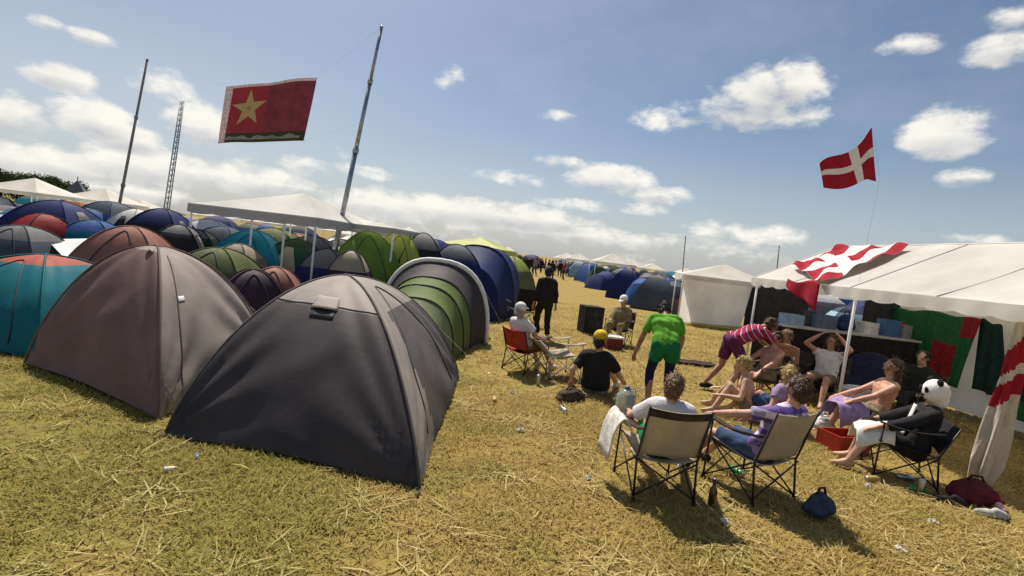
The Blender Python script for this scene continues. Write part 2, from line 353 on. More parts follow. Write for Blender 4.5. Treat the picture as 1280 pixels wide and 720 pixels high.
# ------------------------------------------------------------------ tents
M_peg = metal('peg_steel', (.45, .45, .46)); M_rope = cloth('guy_cord', (.55, .53, .45)); M_zip = mat('zip_black', (.03, .03, .032), .6)
M_sheet = nylon('groundsheet', (.02, .02, .022), 0)
def dome(label, corners, apex, mats, mfn, group=None, nu=18, nt=16, straight=.45, sag=.05, hem=.05, detail=2, doors=(0,), name='dome_tent', seed=0, polemat=None, wrk=1.0, ropes=(2, 3)):
    cs = [V((c[0], c[1], 0)) for c in corners]; ap = V(apex); o0 = V((sum(c.x for c in cs) / 4, sum(c.y for c in cs) / 4, 0))
    root = thing(name, label, 'tent', o0, 0, group)
    cs = [c - o0 for c in cs]; A = V((ap.x - o0.x, ap.y - o0.y, 0)); h = ap.z
    rnd = random.Random(seed); ph = [rnd.uniform(0, 6) for _ in range(8)]
    def pole(c, tt):
        s = tt * PI / 2
        a = straight * tt ** 1.15 + (1 - straight) * (1 - math.cos(s)); z = straight * math.sin(s) ** .92 + (1 - straight) * math.sin(s)
        return c + (A - c) * a + V((0, 0, h * z + .015))
    def surf(k, u, tt, off=0.0):
        c0, c1 = cs[k], cs[(k + 1) % 4]
        p = pole(c0, tt).lerp(pole(c1, tt), u)
        e = math.sin(PI * u)
        inw = sag * e * math.sin(PI * min(1, tt + .12)) ** .8
        ax = A.lerp((c0 + c1) * .5, .0)
        w = 0
        L = (c1 - c0).length
        for side, uu in ((0, u), (1, 1 - u)):
            x = uu * L; y = tt * h * 1.2; d = math.hypot(x, y) + .05; an = math.atan2(y, x)
            w += .016 * math.exp(-d / .75) * math.sin(13 * an + ph[k + side * 4]) * min(1, d / .18)
        w += .010 * math.sin(7 * u + 5 * tt + ph[k]) * e * (1 - tt) + .005 * math.sin(19 * u + ph[k + 4] + 3 * math.sin(9 * tt)) * e * (1 - tt)
        out = V((p.x - ax.x, p.y - ax.y, h * .35)); out.normalize()
        q = p + out * (w * wrk + off) ; q.x += (ax.x - p.x) * inw; q.y += (ax.y - p.y) * inw
        if tt < .25: q.z += hem * e * (1 - tt / .25)
        return q
    mb = MB()
    for k in range(4): mb.grid(lambda u, v, k=k: surf(k, u, v), nu, nt, mfn=(lambda u, v, k=k: mfn(k, u, v)))
    fly = mb.build('fly', mats, root)
    if detail >= 1:
        for k in (0, 1):
            m2 = MB(); m2.tube([pole(cs[k], i / 14) + V((0, 0, .006)) for i in range(14)] + [pole(cs[k + 2], 1 - i / 14) + V((0, 0, .006)) for i in range(15)], .012, 6)
            m2.build('pole_sleeve', polemat or mats[0], root)
        m2 = MB(); m2.grid(lambda u, v: cs[0].lerp(cs[1], u).lerp(cs[3].lerp(cs[2], u), v) * .97 + A * .03 + V((0, 0, .012 + .02 * (1 if (u in (0, 1) or v in (0, 1)) else 0))), 6, 6, thick=.006); m2.build('ground_sheet', M_sheet, root)
    if detail >= 2:
        for k in doors:
            m2 = MB(); path = [surf(k, .5 + .3 * math.cos(a), .06 + .72 * math.sin(a), .006) for a in [PI * i / 22 for i in range(23)]]
            m2.tube(path, .008, 5); m2.build('door_zip', M_zip, root)
        for k in ropes:
            c0 = cs[k]; ou = (c0 - A).normalized()
            m2 = MB(); top = pole(c0, .38); pg = c0 + ou * .55; pg.z = 0.02; m2.tube([top, pg], .0022, 4); g = m2.build('guy_rope', M_rope, root)
            m3 = MB(); m3.tube([pg + V((0, 0, .05)) + ou * .03, pg + V((0, 0, -.05)) - ou * .03], .004, 5); m3.build('peg', M_peg, g)
    if detail == 1 and seed % 3 != 2:
        k = 0 if seed % 2 else 1
        m2 = MB(); m2.grid(lambda u, v: surf(k, .5 + (.26 * (1 - .55 * v * v)) * (2 * u - 1), .05 + .62 * v, .012), 8, 8, thick=.003)
        m2.build('door', [M_zip, nm('sand'), nm('grey'), nm('charcoal')][seed % 4], root)
    if detail >= 1 and seed % 2:
        m2 = MB(); p0, p1 = surf(2, .5, .45), pole(cs[2], .3); pk = V((p0.x, p0.y, 0)) + (V((p0.x, p0.y, 0)) - A).normalized() * .9; m2.tube([p0, pk], .003, 4); m2.build('guy_rope', M_rope, root)
    return root, surf, pole
# --- front charcoal tent
TAUPE_LIT = nylon('taupe_lit_nylon', (.36, .32, .29), .18); CHAR_AND_SHADE = nylon('charcoal_and_shade_nylon', (.060, .052, .056), .07); GREY_SHADE = nylon('grey_shade_nylon', (.13, .118, .115), .14)  # lit top and shaded front and side of this tent painted as fabric tones
def front_shade_mf(k, u, v):  # dark tones where the fly lies in shade, taupe where it is lit
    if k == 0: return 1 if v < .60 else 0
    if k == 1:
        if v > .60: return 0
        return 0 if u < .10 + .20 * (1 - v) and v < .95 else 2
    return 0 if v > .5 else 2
tt, surf, pole = dome('charcoal and taupe dome tent nearest the camera with shade painted into front and side', [(-2.86, 4.22), (-.53, 3.78), (-.62, 7.2), (-2.72, 7.3)], (-1.98, 5.95, 1.43), [TAUPE_LIT, CHAR_AND_SHADE, GREY_SHADE], front_shade_mf, None, 44, 34, .72, .03, .035, 2, (1,), 'dome_tent', 3, GREY_SHADE, 2.2)
m_ = MB(); m_.grid(lambda u, v: surf(0, .36 + .25 * u, .575 + .09 * v, .008 + .040 * math.sin(PI * u) ** .7 * (1 - v)), 10, 5, thick=.004); m_.build('vent_flap', TAUPE_LIT, tt)
m_ = MB(); m_.grid(lambda u, v: surf(0, .385 + .20 * u, .525 + .06 * v, .012), 6, 3, thick=.004); m_.build('vent_mesh', M_zip, tt)
m_ = MB(); m_.tube([surf(0, u, .60, .007) for u in [i / 20 for i in range(21)]], .006, 5); m_.build('panel_seam', GREY_SHADE, tt)
for u0 in (.0, 1.0):
    m_ = MB(); c_ = V((-2.86, 4.22, 0)) if u0 == 0 else V((-.53, 3.78, 0)); c_ -= tt.location
    m_.tube([c_ + V((0, 0, .03)), c_ + V((.0, -.12, .015))], .010, 5); m_.build('peg_loop', M_zip, tt)
# --- mauve tent
MAUVE_SHADE = nylon('mauve_shade_nylon', (.225, .150, .148), .32); MGREY_LIT = nylon('pale_taupe_lit_nylon', (.44, .385, .35), .36)  # shaded left half and lit right half put into the fabric colours
mv, surf, pole = dome('mauve dome tent, lit half painted pale grey, pitched left of the charcoal tent', [(-5.48, 5.62), (-3.14, 4.52), (-2.98, 6.5), (-5.1, 7.7)], (-4.32, 6.0, 1.50), [MGREY_LIT, MAUVE_SHADE], lambda k, u, v: (1 if k in (0, 3) and v < .84 else 0), None, 40, 30, .72, .045, .045, 2, (), 'dome_tent', 11, MAUVE_SHADE, 2.7)
m_ = MB(); m_.grid(lambda u, v: surf(0, .60 + .22 * u, .80 + .07 * v, .012 + .05 * math.sin(PI * u) * (1 - v)), 8, 4, thick=.005); m_.build('vent_flap', MGREY_LIT, mv)
m_ = MB(); m_.tube([surf(1, .16 + .05 * i / 16, .03 + .75 * i / 16, .006) for i in range(17)], .006, 5); m_.build('door_zip', MAUVE_SHADE, mv)
m_ = MB(); m_.grid(lambda u, v: surf(1, .20 + .07 * u, .44 + .03 * v, .008), 3, 3, thick=.003); m_.build('logo_patch', mat('white_patch', (.7, .7, .7)), mv)
# --- helpers for simpler tents
COL = dict(navy=(.028, .038, .13), blue=(.04, .10, .29), teal=(.012, .16, .20), turquoise=(.02, .24, .33), green=(.16, .26, .04), olive=(.11, .13, .05), grey=(.17, .17, .175), slate=(.07, .085, .11), charcoal=(.03, .03, .034), coral=(.42, .10, .075), salmon=(.33, .155, .12), sand=(.36, .31, .23), white=(.72, .71, .68), red=(.28, .025, .03), lime=(.36, .42, .09), plum=(.055, .032, .05), orange=(.42, .15, .03), bottle=(.02, .07, .045))
COL['ice blue'] = (.33, .45, .55); COL['dark green'] = (.022, .05, .022)
def nm(c): return nylon(c.replace(' ', '_') + '_tent_nylon', COL[c], .2)
def dome_at(label, ax, ay, y, w, l, rot, low, top=None, split=.6, group=None, detail=1, res=10, seed=0, drop=None, straight=.45, doors=(0,), z=None):
    p = D(ax, ay, y) if z is None else V((ax, y, z))
    c, s = math.cos(rot), math.sin(rot)
    cor = [(p.x + (a * w / 2) * c - (b * l / 2) * s, p.y + (a * w / 2) * s + (b * l / 2) * c) for a, b in ((-1, -1), (1, -1), (1, 1), (-1, 1))]
    ms = [nm(low), nm(top or low)]
    return dome(label, cor, p, ms, lambda k, u, v: 1 if v > split else 0, group, res, res, straight, .04, .05, detail, doors, 'dome_tent', seed)
def tunnel(label, pts, mats, segm, group=None, name='tunnel_tent', ends=(.5, .5), n=16, hoops=None, detail=1, power=.8):
    """pts: list of (x, y, halfwidth, height) along the axis; segm: material index per segment; hoops: {i:(mat, radius)}"""
    o0 = V((sum(p[0] for p in pts) / len(pts), sum(p[1] for p in pts) / len(pts), 0)); root = thing(name, label, 'tent', o0, 0, group)
    P = [V((p[0], p[1], 0)) - o0 for p in pts]
    def frame(i):
        a = P[max(i - 1, 0)]; b = P[min(i + 1, len(P) - 1)]; d = (b - a).normalized(); return d, V((-d.y, d.x, 0))
    def ring(i, u, k=1.0, dz=0):
        d, x = frame(i); a = PI * u
        cx, sz = math.cos(a), math.sin(a)
        return P[i] + x * (pts[i][2] * k * math.copysign(abs(cx) ** power, cx)) + V((0, 0, pts[i][3] * k * max(0, sz) ** power + .012 + dz))
    mb = MB()
    for i in range(len(pts) - 1):
        def fn(u, v, i=i):
            q = ring(i, u).lerp(ring(i + 1, u), v); mid = P[i].lerp(P[i + 1], v); sg = .05 * math.sin(PI * v)
            return q + (V((mid.x, mid.y, 0)) - q) * sg + V((0, 0, .006 * math.sin(23 * u + 4 * v)))
        mb.grid(fn, n, 5, mi=segm[i])
    for i, e, m_i in ((0, ends[0], segm[0]), (len(pts) - 1, ends[1], segm[-1])):
        if e is None: continue
        d, x = frame(i); dd = -d if i == 0 else d
        def fe(u, v, i=i, dd=dd, e=e):
            q = ring(i, u); tgt = P[i] + dd * e + V((0, 0, .02)) + (q - P[i]).dot(x) * .75 * x
            r = q.lerp(tgt, v); r += dd * (.12 * e * math.sin(PI * v)); return r
        mb.grid(fe, n, 6, mi=m_i)
    mb.build('fly', mats, root)
    for i, (hm, hr) in (hoops or {}).items():
        m2 = MB(); m2.tube([ring(i, j / 24, 1.0 + hr * .3 / pts[i][2]) for j in range(25)], hr, 8); m2.build('hoop', hm, root)
    if detail >= 2:
        for i in (0, len(pts) - 1):
            d, x = frame(i)
            for sgn in (0.2, .8):
                q = ring(i, sgn); dd = (-d if i == 0 else d) * .9 + x * (.5 if sgn < .5 else -.5); e = V((q.x, q.y, .01)) + dd
                m2 = MB(); m2.tube([q, e], .003, 4); m2.build('guy_rope', M_rope, root)
    return root
# green tunnel with the pale hoop, behind the charcoal tent
GREEN1 = nylon('leaf_green_nylon', (.19, .25, .085), .35); GREEN2 = nylon('grey_green_nylon', (.29, .33, .18), .35); PALE = nylon('pale_hoop_nylon', (.82, .82, .76), .1)
hx = G(607, 430)
tunnel('green tunnel tent with a wide pale hoop and charcoal porch', [(-1.62, 7.85, .55, .66), (-1.60, 8.45, .72, .98), (-1.58, 9.0, .82, 1.16), (-1.56, 9.55, .88, 1.28), (-1.55, 10.3, 1.13, 1.58), (-1.5, 11.3, 1.08, 1.5)], [GREEN2, GREEN1, CHAR_AND_SHADE], [0, 1, 1, 2, 2], None, ends=(.5, .7), n=26, hoops={4: (PALE, .05), 3: (CHAR_AND_SHADE, .016), 2: (M_zip, .014), 1: (M_zip, .014)}, detail=2)
TG_L = 'tents crowded on the left side of the camp'; TG_R = 'tents in rows along the right of the trodden path'
# teal / coral near left
dome('teal dome tent with a coral red top at the left beside the mauve tent', [(-7.35, 5.75), (-5.55, 5.85), (-5.6, 8.0), (-7.6, 8.2)], (-6.6, 7.0, 1.12), [nm('teal'), nm('coral')], lambda k, u, v: 1 if v > .72 else 0, TG_L, 20, 18, .35, .03, .05, 2, (0,), 'dome_tent', 5, None, 1.5)
LT = [  # label, apex px, apex py, depth, width, length, rot, low, top
    ('salmon red dome tent rising behind the mauve tent', 166, 284, 9.2, 1.75, 1.9, .3, 'salmon', 'salmon'),
    ('blue grey dome tent behind the teal tent', 28, 283, 9.8, 1.7, 1.8, .2, 'slate', 'grey'),
    ('big navy dome tent behind the white tarpaulin', 74, 252, 13.0, 2.3, 2.2, .1, 'navy', 'navy'),
    ('mid blue dome tent between the navy tent and the black tent', 140, 253, 15.0, 2.2, 2.2, -.1, 'blue', 'slate'),
    ('tall blackish dome tent next to the white gazebo post', 205, 262, 12.2, 1.8, 2.0, .2, 'charcoal', 'navy'),
    ('low olive dome tent behind the mauve tent right shoulder', 276, 311, 9.0, 1.8, 1.8, .1, 'olive', 'olive'),
    ('small plum dark tent squeezed between mauve and charcoal tents', 318, 338, 8.0, 1.3, 1.3, .5, 'plum', 'plum'),
    ('small salmon tent just behind the charcoal tent', 345, 335, 9.0, 1.3, 1.4, .3, 'salmon', 'salmon'),
    ('turquoise dome tent under the white gazebo', 318, 289, 11.5, 1.9, 2.0, .2, 'turquoise', 'turquoise'),
    ('blue dome tent with pale top left of the turquoise tent', 282, 284, 13.5, 2.0, 2.0, .0, 'blue', 'slate'),
    ('pale sand dome tent seen between the gazebo posts', 262, 275, 17, 2.6, 2.2, .3, 'sand', 'white'),
    ('dark green dome tent behind the gazebo middle post', 345, 286, 15, 2.6, 2.4, .1, 'dark green', 'olive'),
    ('charcoal dome tent behind the tall flag pole', 392, 296, 14, 2.4, 2.4, .2, 'charcoal', 'slate'),
    ('red black dome tent right of the tall flag pole', 428, 300, 15, 1.7, 2.0, .0, 'plum', 'charcoal'),
    ('dark grey peaked tent beside the bright green tent', 530, 292, 13.5, 1.6, 2.2, .2, 'charcoal', 'grey'),
    ('navy dome tent with pale seam behind the green tunnel tent', 572, 306, 14.5, 2.2, 2.4, .1, 'navy', 'slate'),
]
for i, (lb, ax, ay, y, w, l, r, lo, hi) in enumerate(LT):
    dome_at(lb, ax, ay, y, w, l, r, lo, hi, .62, TG_L, 2 if y < 12 else 1, 12, 20 + i)
p = D(612, 309, 15.2)
tunnel('large navy tunnel tent closest to the path on its left', [(p.x - .5, 14.0, 1.05, 1.45), (p.x - .3, 15.2, 1.25, p.z), (p.x - .1, 16.6, 1.25, p.z), (p.x + .1, 17.8, 1.1, 1.5)], [nm('navy'), nm('blue')], [0, 0, 1], TG_L, ends=(.6, .5), hoops={1: (nm('slate'), .02)})
dome_at('bright green dome tent behind the second white gazebo', 462, 290, 12.6, 2.0, 2.3, .3, 'green', 'green', .6, TG_L, 2, 14, 61, straight=.15)
dome_at('pale lime green dome tent right of the bright green one', 503, 290, 13.4, 1.7, 2.2, .1, 'green', 'lime', .35, TG_L, 2, 14, 62, straight=.15)
# white tarpaulin on four sticks
def tarp(label, cor, mt):
    o0 = V((sum(c.x for c in cor) / 4, sum(c.y for c in cor) / 4, 0)); r = thing('tarpaulin', label, 'tarpaulin', o0)
    m = MB(); m.grid(lambda u, v: (cor[0].lerp(cor[1], u)).lerp(cor[3].lerp(cor[2], u), v) - o0 + V((0, 0, -.08 * math.sin(PI * u) * math.sin(PI * v))), 10, 8, thick=.004); m.build('sheet', mt, r)
    for c in cor:
        m = MB(); m.tube([c - o0 + V((0, 0, .04)), V((c.x - o0.x, c.y - o0.y, 0))], .014, 6); m.build('pole', M_peg, r)
WHT = mat('white_tarp', (.74, .74, .72), .5, .06, 3, .3, 12, .2)
tarp('white tarpaulin stretched flat on sticks behind the teal tent', [D(82, 324, 8.8), D(102, 324, 8.8), D(124, 298, 10.6), D(58, 299, 10.4)], WHT)

# ------------------------------------------------------------------ gazebos and marquee
PVC = mat('white_marquee_fabric', (.82, .80, .76), .55, .09, 1.1, .3, 6, .5); GREYF = mat('grey_valance_fabric', (.42, .41, .41), .6, .06, 2, .2, 10, .2)
POST = mat('white_painted_steel', (.72, .72, .70), .4, .06, 8, .05, 60); LIMEF = mat('lime_canopy_fabric', (.47, .52, .14), .6, .06, 2, .2, 10, .25)
def gazebo(label, cor, eave, peak, roofm, valm, group='white party gazebos around the camp', walls=(), wallm=None, val=.22, name='gazebo'):
    o0 = V((sum(c[0] for c in cor) / 4, sum(c[1] for c in cor) / 4, 0)); r = thing(name, label, 'gazebo', o0, 0, group)
    cs = [V((c[0], c[1], 0)) - o0 for c in cor]; ap = V((0, 0, peak))
    m = MB()
    for k in range(4):
        a, b = cs[k] * 1.03, cs[(k + 1) % 4] * 1.03
        m.grid(lambda u, v, a=a, b=b: (a.lerp(b, u) * (1 - v)) + V((0, 0, eave + (peak - eave) * v ** 1.08 - .06 * math.sin(PI * u) * math.sin(PI * v))), 10, 8)
    m.build('roof', roofm, r)
    m = MB()
    for k in range(4):
        a, b = cs[k] * 1.035, cs[(k + 1) % 4] * 1.035
        m.grid(lambda u, v, a=a, b=b: a.lerp(b, u) * (1 + .006 * math.sin(u * 40) * (1 - v)) + V((0, 0, eave + .004 - val * (1 - v) * (.86 + .14 * abs(math.sin(u * PI * 5))))), 40, 2)
    m.build('valance', valm, r)
    for c in cs:
        m = MB(); m.tube([c, c + V((0, 0, eave))], .024, 8); m.tube([c, c + V((0, 0, .015))], .06, 8); m.build('post', POST, r)
    for k in range(4):
        m = MB(); m.tube([cs[k] + V((0, 0, eave - .03)), cs[(k + 1) % 4] + V((0, 0, eave - .03))], .015, 6); m.build('frame_bar', POST, r)
    for k in walls:
        a, b = cs[k], cs[(k + 1) % 4]; nn = V((b.y - a.y, a.x - b.x, 0)).normalized()
        m = MB(); m.grid(lambda u, v: a.lerp(b, u) * 1.0 + nn * (.03 + .03 * math.sin(u * 17) * (1 - v * .5)) + V((0, 0, .06 + (eave - .1) * v)), 30, 6); m.build('side_wall', wallm or roofm, r)
    return r
a = D(240, 258, 11.2); b_ = D(396, 268, 10.7)
e1 = (a.z + b_.z) / 2
big_gz = gazebo('large white gazebo with grey valance over the turquoise tent', [(a.x, a.y), (b_.x, b_.y), (b_.x + .6, b_.y + 3.6), (a.x + .6, a.y + 3.6)], e1, e1 + .62, PVC, GREYF)
for f_ in (.50, .76):
    pp = V((a.x, a.y, 0)).lerp(V((b_.x, b_.y, 0)), f_) - big_gz.location; m = MB(); m.tube([pp, pp + V((0, 0, e1 - .04))], .024, 8); m.tube([pp, pp + V((0, 0, .015))], .06, 8); m.build('post', POST, big_gz)
a = D(384, 273, 12.6); b_ = D(492, 287, 12.0)
gazebo('second white gazebo right of the tall flag pole', [(a.x, a.y), (b_.x, b_.y), (b_.x + .3, b_.y + 2.6), (a.x + .3, a.y + 2.6)], a.z, a.z + .16, PVC, GREYF, val=.14)
a = D(548, 303, 19); b_ = D(628, 310, 18.5)
gazebo('lime yellow gazebo over the navy tents', [(a.x, a.y), (b_.x, b_.y), (b_.x + .5, b_.y + 2.6), (a.x + .5, a.y + 2.6)], a.z, a.z + .42, LIMEF, LIMEF, 'coloured gazebos')
a, b_ = G(846, 403), G(958, 417)
gz_ = gazebo('broad white gazebo with one pale side wall beyond the marquee', [(a.x, a.y), (b_.x, b_.y), (b_.x + .9, b_.y + 3.0), (a.x + .7, a.y + 3.0)], 1.93, 2.52, PVC, PVC)
m = MB(); a_ = a - gz_.location; w_ = (b_ - a) * .70
m.grid(lambda u, v: a_ + w_ * (u * (1 + .10 * v)) + V((0, -.03 - .03 * math.sin(u * 15) * (1 - .5 * v), .06 + 1.83 * v + .08 * u * (1 - v))), 30, 6); m.build('side_wall', PVC, gz_)
m = MB(); m.grid(lambda u, v: a_ + (b_ - a) * (.74 + .255 * u) + V((0, .05 + .04 * math.sin(u * 13), .05 + 1.80 * v)), 14, 6); m.build('opening_shade_sheet', cloth('shade_sheet_dark', (.035, .033, .035)), gz_)  # dark sheet added to paint the shade in the open bay
for lb, x, y in (('far white gazebo above the tents at the left edge', D(8, 240, 26).x, 26), ('far white gazebo behind the navy tent', D(105, 258, 30).x, 30), ('far white gazebo behind the green tents', D(505, 288, 34).x, 34), ('far white gazebo above the blue tents on the right of the path', D(770, 328, 40).x, 40), ('farthest white gazebo at the end of the path', D(725, 322, 62).x, 62)):
    gazebo(lb, [(x - 1.6, y), (x + 1.6, y), (x + 1.6, y + 3), (x - 1.6, y + 3)], 2.1, 2.9, PVC, PVC)
# marquee on the right
MX0, MX1, MXR, EAVE, RIDGE, MY0, MY1 = 5.05, 8.05, 6.55, 2.05, 2.86, 4.35, 10.35
mq = thing('marquee', 'long white ridge marquee with open front on the right', 'marquee', (MXR, MY0, 0))
o0 = V((MXR, MY0, 0))
def bays(y): return abs(math.sin(PI * (y - MY0) / ((MY1 - MY0) / 2)))
for x in (MX0, MX1):
    m = MB()
    def rf(u, v, x=x):
        y = MY0 - .08 + (MY1 - MY0 + .16) * u; xx = x + (.10 if x > MXR else -.10); 
        return V((xx + (MXR - xx) * v, y, EAVE - .02 + (RIDGE - EAVE + .02) * v - .05 * bays(y) * math.sin(PI * v) - .012 * math.sin(u * 60 + 5 * v) * (1 - v) * bays(y)))
    m.grid(rf, 60, 12); m.build('roof_slope', PVC, mq, o0)
    m = MB(); xx = x + (.105 if x > MXR else -.105)
    m.grid(lambda u, v: V((xx + .01 * math.sin(u * 90) * (1 - v), MY0 - .08 + (MY1 - MY0 + .16) * u, EAVE - .018 - .17 * (1 - v) * (.82 + .18 * abs(math.sin(u * PI * 14))))), 140, 3); m.build('valance', PVC, mq, o0)
for y in (MY0 - .03, MY1 + .03):
    m = MB(); m.grid(lambda u, v: V((MX0 + (MX1 - MX0) * u, y + .01 * math.sin(u * 30), EAVE - .1 * (1 - v) + (RIDGE - EAVE - .01) * v * (1 - abs(2 * u - 1)))), 24, 4); m.build('gable_end', PVC, mq, o0)
for x in (MX0, MX1):
    for k in range(3):
        y = MY0 + (MY1 - MY0) * k / 2
        m = MB(); m.tube([V((x, y, 0)), V((x, y, EAVE - .03))], .022, 8); m.tube([V((x, y, 0)), V((x, y, .012))], .06, 8); m.build('post', POST, mq, o0)
for k in range(3):
    y = MY0 + (MY1 - MY0) * k / 2
    m = MB(); m.tube([V((MX0, y, EAVE - .04)), V((MXR, y, RIDGE - .05)), V((MX1, y, EAVE - .04))], .018, 6); m.build('rafter', POST, mq, o0)
for x, z in ((MX0, EAVE - .05), (MX1, EAVE - .05), (MXR, RIDGE - .05)):
    m = MB(); m.tube([V((x, MY0, z)), V((x, MY1, z))], .018, 6); m.build('frame_bar', POST, mq, o0)
m = MB(); m.grid(lambda u, v: V((MX1 + .02 + .025 * math.sin(u * 40 + v) * (1 - .6 * v), MY0 + (MY1 - MY0) * u, .14 + (EAVE - .2) * v)), 80, 10); m.build('back_wall', PVC, mq, o0)

for y in (MY0 + .02, (MY0 + MY1) / 2, MY1 - .02, MY0 + (MY1 - MY0) * .25, MY0 + (MY1 - MY0) * .75):
    m = MB(); xx = MX0 - .10; q_ = bays(y)
    m.tube([V((xx + (MXR - xx) * v, y, EAVE - .014 + (RIDGE - EAVE + .02) * v - .05 * q_ * math.sin(PI * v))) for v in [i / 10 for i in range(11)]], .006, 5); m.build('roof_seam', GREYF, mq, o0)
m = MB(); m.tube([V((MXR, MY0 - .08, RIDGE + .004)), V((MXR, MY1 + .08, RIDGE + .004))], .016, 6); m.build('ridge_seam', PVC, mq, o0)
# flags draped on the roof: on the front roof slope, a little above it
RED = cloth('flag_red', (.36, .018, .035), .12, .1); WHF = cloth('flag_white', (.74, .72, .70), .12, .05)
sl = V((MX0 - .1, MY0, EAVE - .02)); e_u = V((0, 1, 0)); e_v = (V((MXR, MY0, RIDGE)) - sl).normalized(); nrm_ = e_u.cross(e_v); nrm_ = nrm_ if nrm_.z > 0 else -nrm_
fc = [PL(992, 336, sl, nrm_), PL(1030, 358, sl, nrm_), PL(1138, 312, sl, nrm_), PL(1050, 312, sl, nrm_)]
m = MB()
def drape(u, v):
    p = fc[0].lerp(fc[1], u).lerp(fc[3].lerp(fc[2], u), v)
    return p + nrm_ * (.075 + .036 * math.sin(u * 15 + 5 * math.sin(3 * v)) + .020 * math.sin(v * 21 + 6 * u))
def stripe(u, v):
    return 1 if (abs(u - .42) < .085 or abs(v - .40 - .1 * math.sin(u * 4)) < .085 or abs(u - .80) < .06) else 0
m.grid(drape, 130, 110, thick=.004, mfn=stripe)
ct = fc[0].lerp(fc[1], .5)
dr = m.build('draped_flag', [RED, WHF], None); tag(dr, 'red flag with white bars draped over the marquee roof', 'flag')
m = MB(); f1 = fc[1]; m.grid(lambda u, v: f1 + V((-.06 - .04 * math.sin(u * 9) * v, .02 + .95 * u, .05 - .46 * v * (1 - .75 * u) + .03 * math.sin(u * 7))), 18, 10, thick=.004)
tl = m.build('draped_corner', [RED], None); tl.parent = dr

# ------------------------------------------------------------------ poles and flags
ALU = metal('aluminium_pole', (.36, .38, .41), .45); WOODP = mat('weathered_wood_pole', (.24, .23, .23), .8, .25, 12)
def mast(name, label, top, base, r0, r1, mt, joints=(), cat='pole', group=None):
    base = V(base); top = V(top); r = thing(name, label, cat, (base.x, base.y, 0), 0, group); d = top - base
    k = len(joints) + 1; cuts = [0, *joints, 1]
    for i in range(k):
        m = MB(); ra = r0 + (r1 - r0) * (i / k); m.tube([d * cuts[i], d * (cuts[i] + cuts[i + 1]) * .5, d * cuts[i + 1]], [ra, ra * .98, ra * .96], 10); m.build('pole_section', mt, r)
        if i < k - 1:
            m = MB(); m.tube([d * (cuts[i + 1] - .008), d * (cuts[i + 1] + .008)], ra * 1.25, 10); m.build('collar', mt, r)
    m = MB(); m.ell(d, r1 * 1.5, r1 * 1.5, r1 * 1.5); m.build('finial', mt, r)
    return r
ta = D(184, 75, 20.5); ba = D(148, 268, 19.6); ba.z = 0
lowp = D(148, 262, 19.8); dirn = (lowp - ta); ba = ta + dirn * (ta.z / (ta.z - lowp.z))
mast('flag_pole', 'thin leaning pole rising behind the blue tents', ta, ba, .06, .035, WOODP, (.35, .7), group='tall poles over the tents')
tb = D(477, 34, 13.6); l2 = D(414, 335, 12.8); bb = tb + (l2 - tb) * (tb.z / (tb.z - l2.z))
mast('flag_pole', 'tallest grey telescopic pole leaning right beside the gazebos', tb, bb, .075, .032, ALU, (.3, .55, .8), group='tall poles over the tents')
tc_ = D(228, 126, 30); lc = D(211, 243, 29.5); bc = tc_ + (lc - tc_) * (tc_.z / (tc_.z - lc.z))
lm = thing('lattice_mast', 'pale lattice mast far behind the white gazebo', 'mast', (bc.x, bc.y, 0))
dd = tc_ - bc
for q in range(3):
    an = q * 2.09; of = V((math.cos(an), math.sin(an), 0)) * .17
    m = MB(); m.tube([of, of * .6 + dd], .03, 6); m.build('leg', ALU, lm)
m = MB()
for i in range(26):
    f0, f1_ = i / 26, (i + 1) / 26
    for q in range(3):
        a1 = q * 2.09; a2 = (q + 1) * 2.09
        m.tube([V((math.cos(a1), math.sin(a1), 0)) * .17 * (1 - .4 * f0) + dd * f0, V((math.cos(a2), math.sin(a2), 0)) * .17 * (1 - .4 * f1_) + dd * f1_], .014, 4)
m.build('bracing', ALU, lm)
for lb, t_, b0, y in (('far thin mast behind the walled white gazebo', (857, 296), (855, 335), 60), ('far thin mast left of the marquee roof', (974, 308), (973, 340), 55)):
    tp = D(*t_, y); bs = D(*b0, y); bs.z = 0; mast('antenna_mast', lb, tp, bs, .07, .05, WOODP, (.5,), 'mast', 'far masts on the horizon')
# star banner slung between the two poles
YF = 19.5
FA, FB, FCc, FD = D(283, 108, YF), D(396, 97, YF - .3), D(379, 176, YF - .3), D(271, 179, YF)
def banner(u, v, off=0.0):     # v 0 = top
    p = FA.lerp(FB, u).lerp(FD.lerp(FCc, u), v); return p + V((0, -off + .06 * math.sin(u * 6.5 + v * 1.5) + .02 * math.sin(u * 15 - v * 4), .02 * math.sin(u * 9)))
bt = thing('star_banner', 'red banner with a gold star strung between the tall poles', 'flag', (FA + FCc) * .5)
bo = (FA + FCc) * .5
RB = mat('banner_red', (.44, .075, .10), .8, .08, 3, .12, 9, .4); RB2 = mat('banner_dull_red', (.33, .085, .115), .8, .15, 3, .12, 9, .4); OLV = cloth('banner_olive', (.10, .10, .045), .3, .2); PINK = cloth('banner_hem', (.78, .66, .65), .3)
GOLD = mat('star_gold', (.80, .64, .30), .8, .05, 3, .1, 9, .4)
m = MB(); m.grid(banner, 66, 44, thick=.004, mfn=lambda u, v: 3 if (u < .075 or v < .045) else (2 if v > .85 else (1 if u > .50 else 0))); m.build('cloth', [RB, RB2, OLV, PINK], bt, bo)
m = MB(); pts = []
ratio = 1.55
for i in range(10):
    r = .33 if i % 2 == 0 else .128; an = -PI / 2 + i * PI / 5 - .05; pts.append((.30 + r * math.cos(an) / ratio, .42 + r * math.sin(an)))
NS = 10
sv = [banner(.30, .42, .014)]
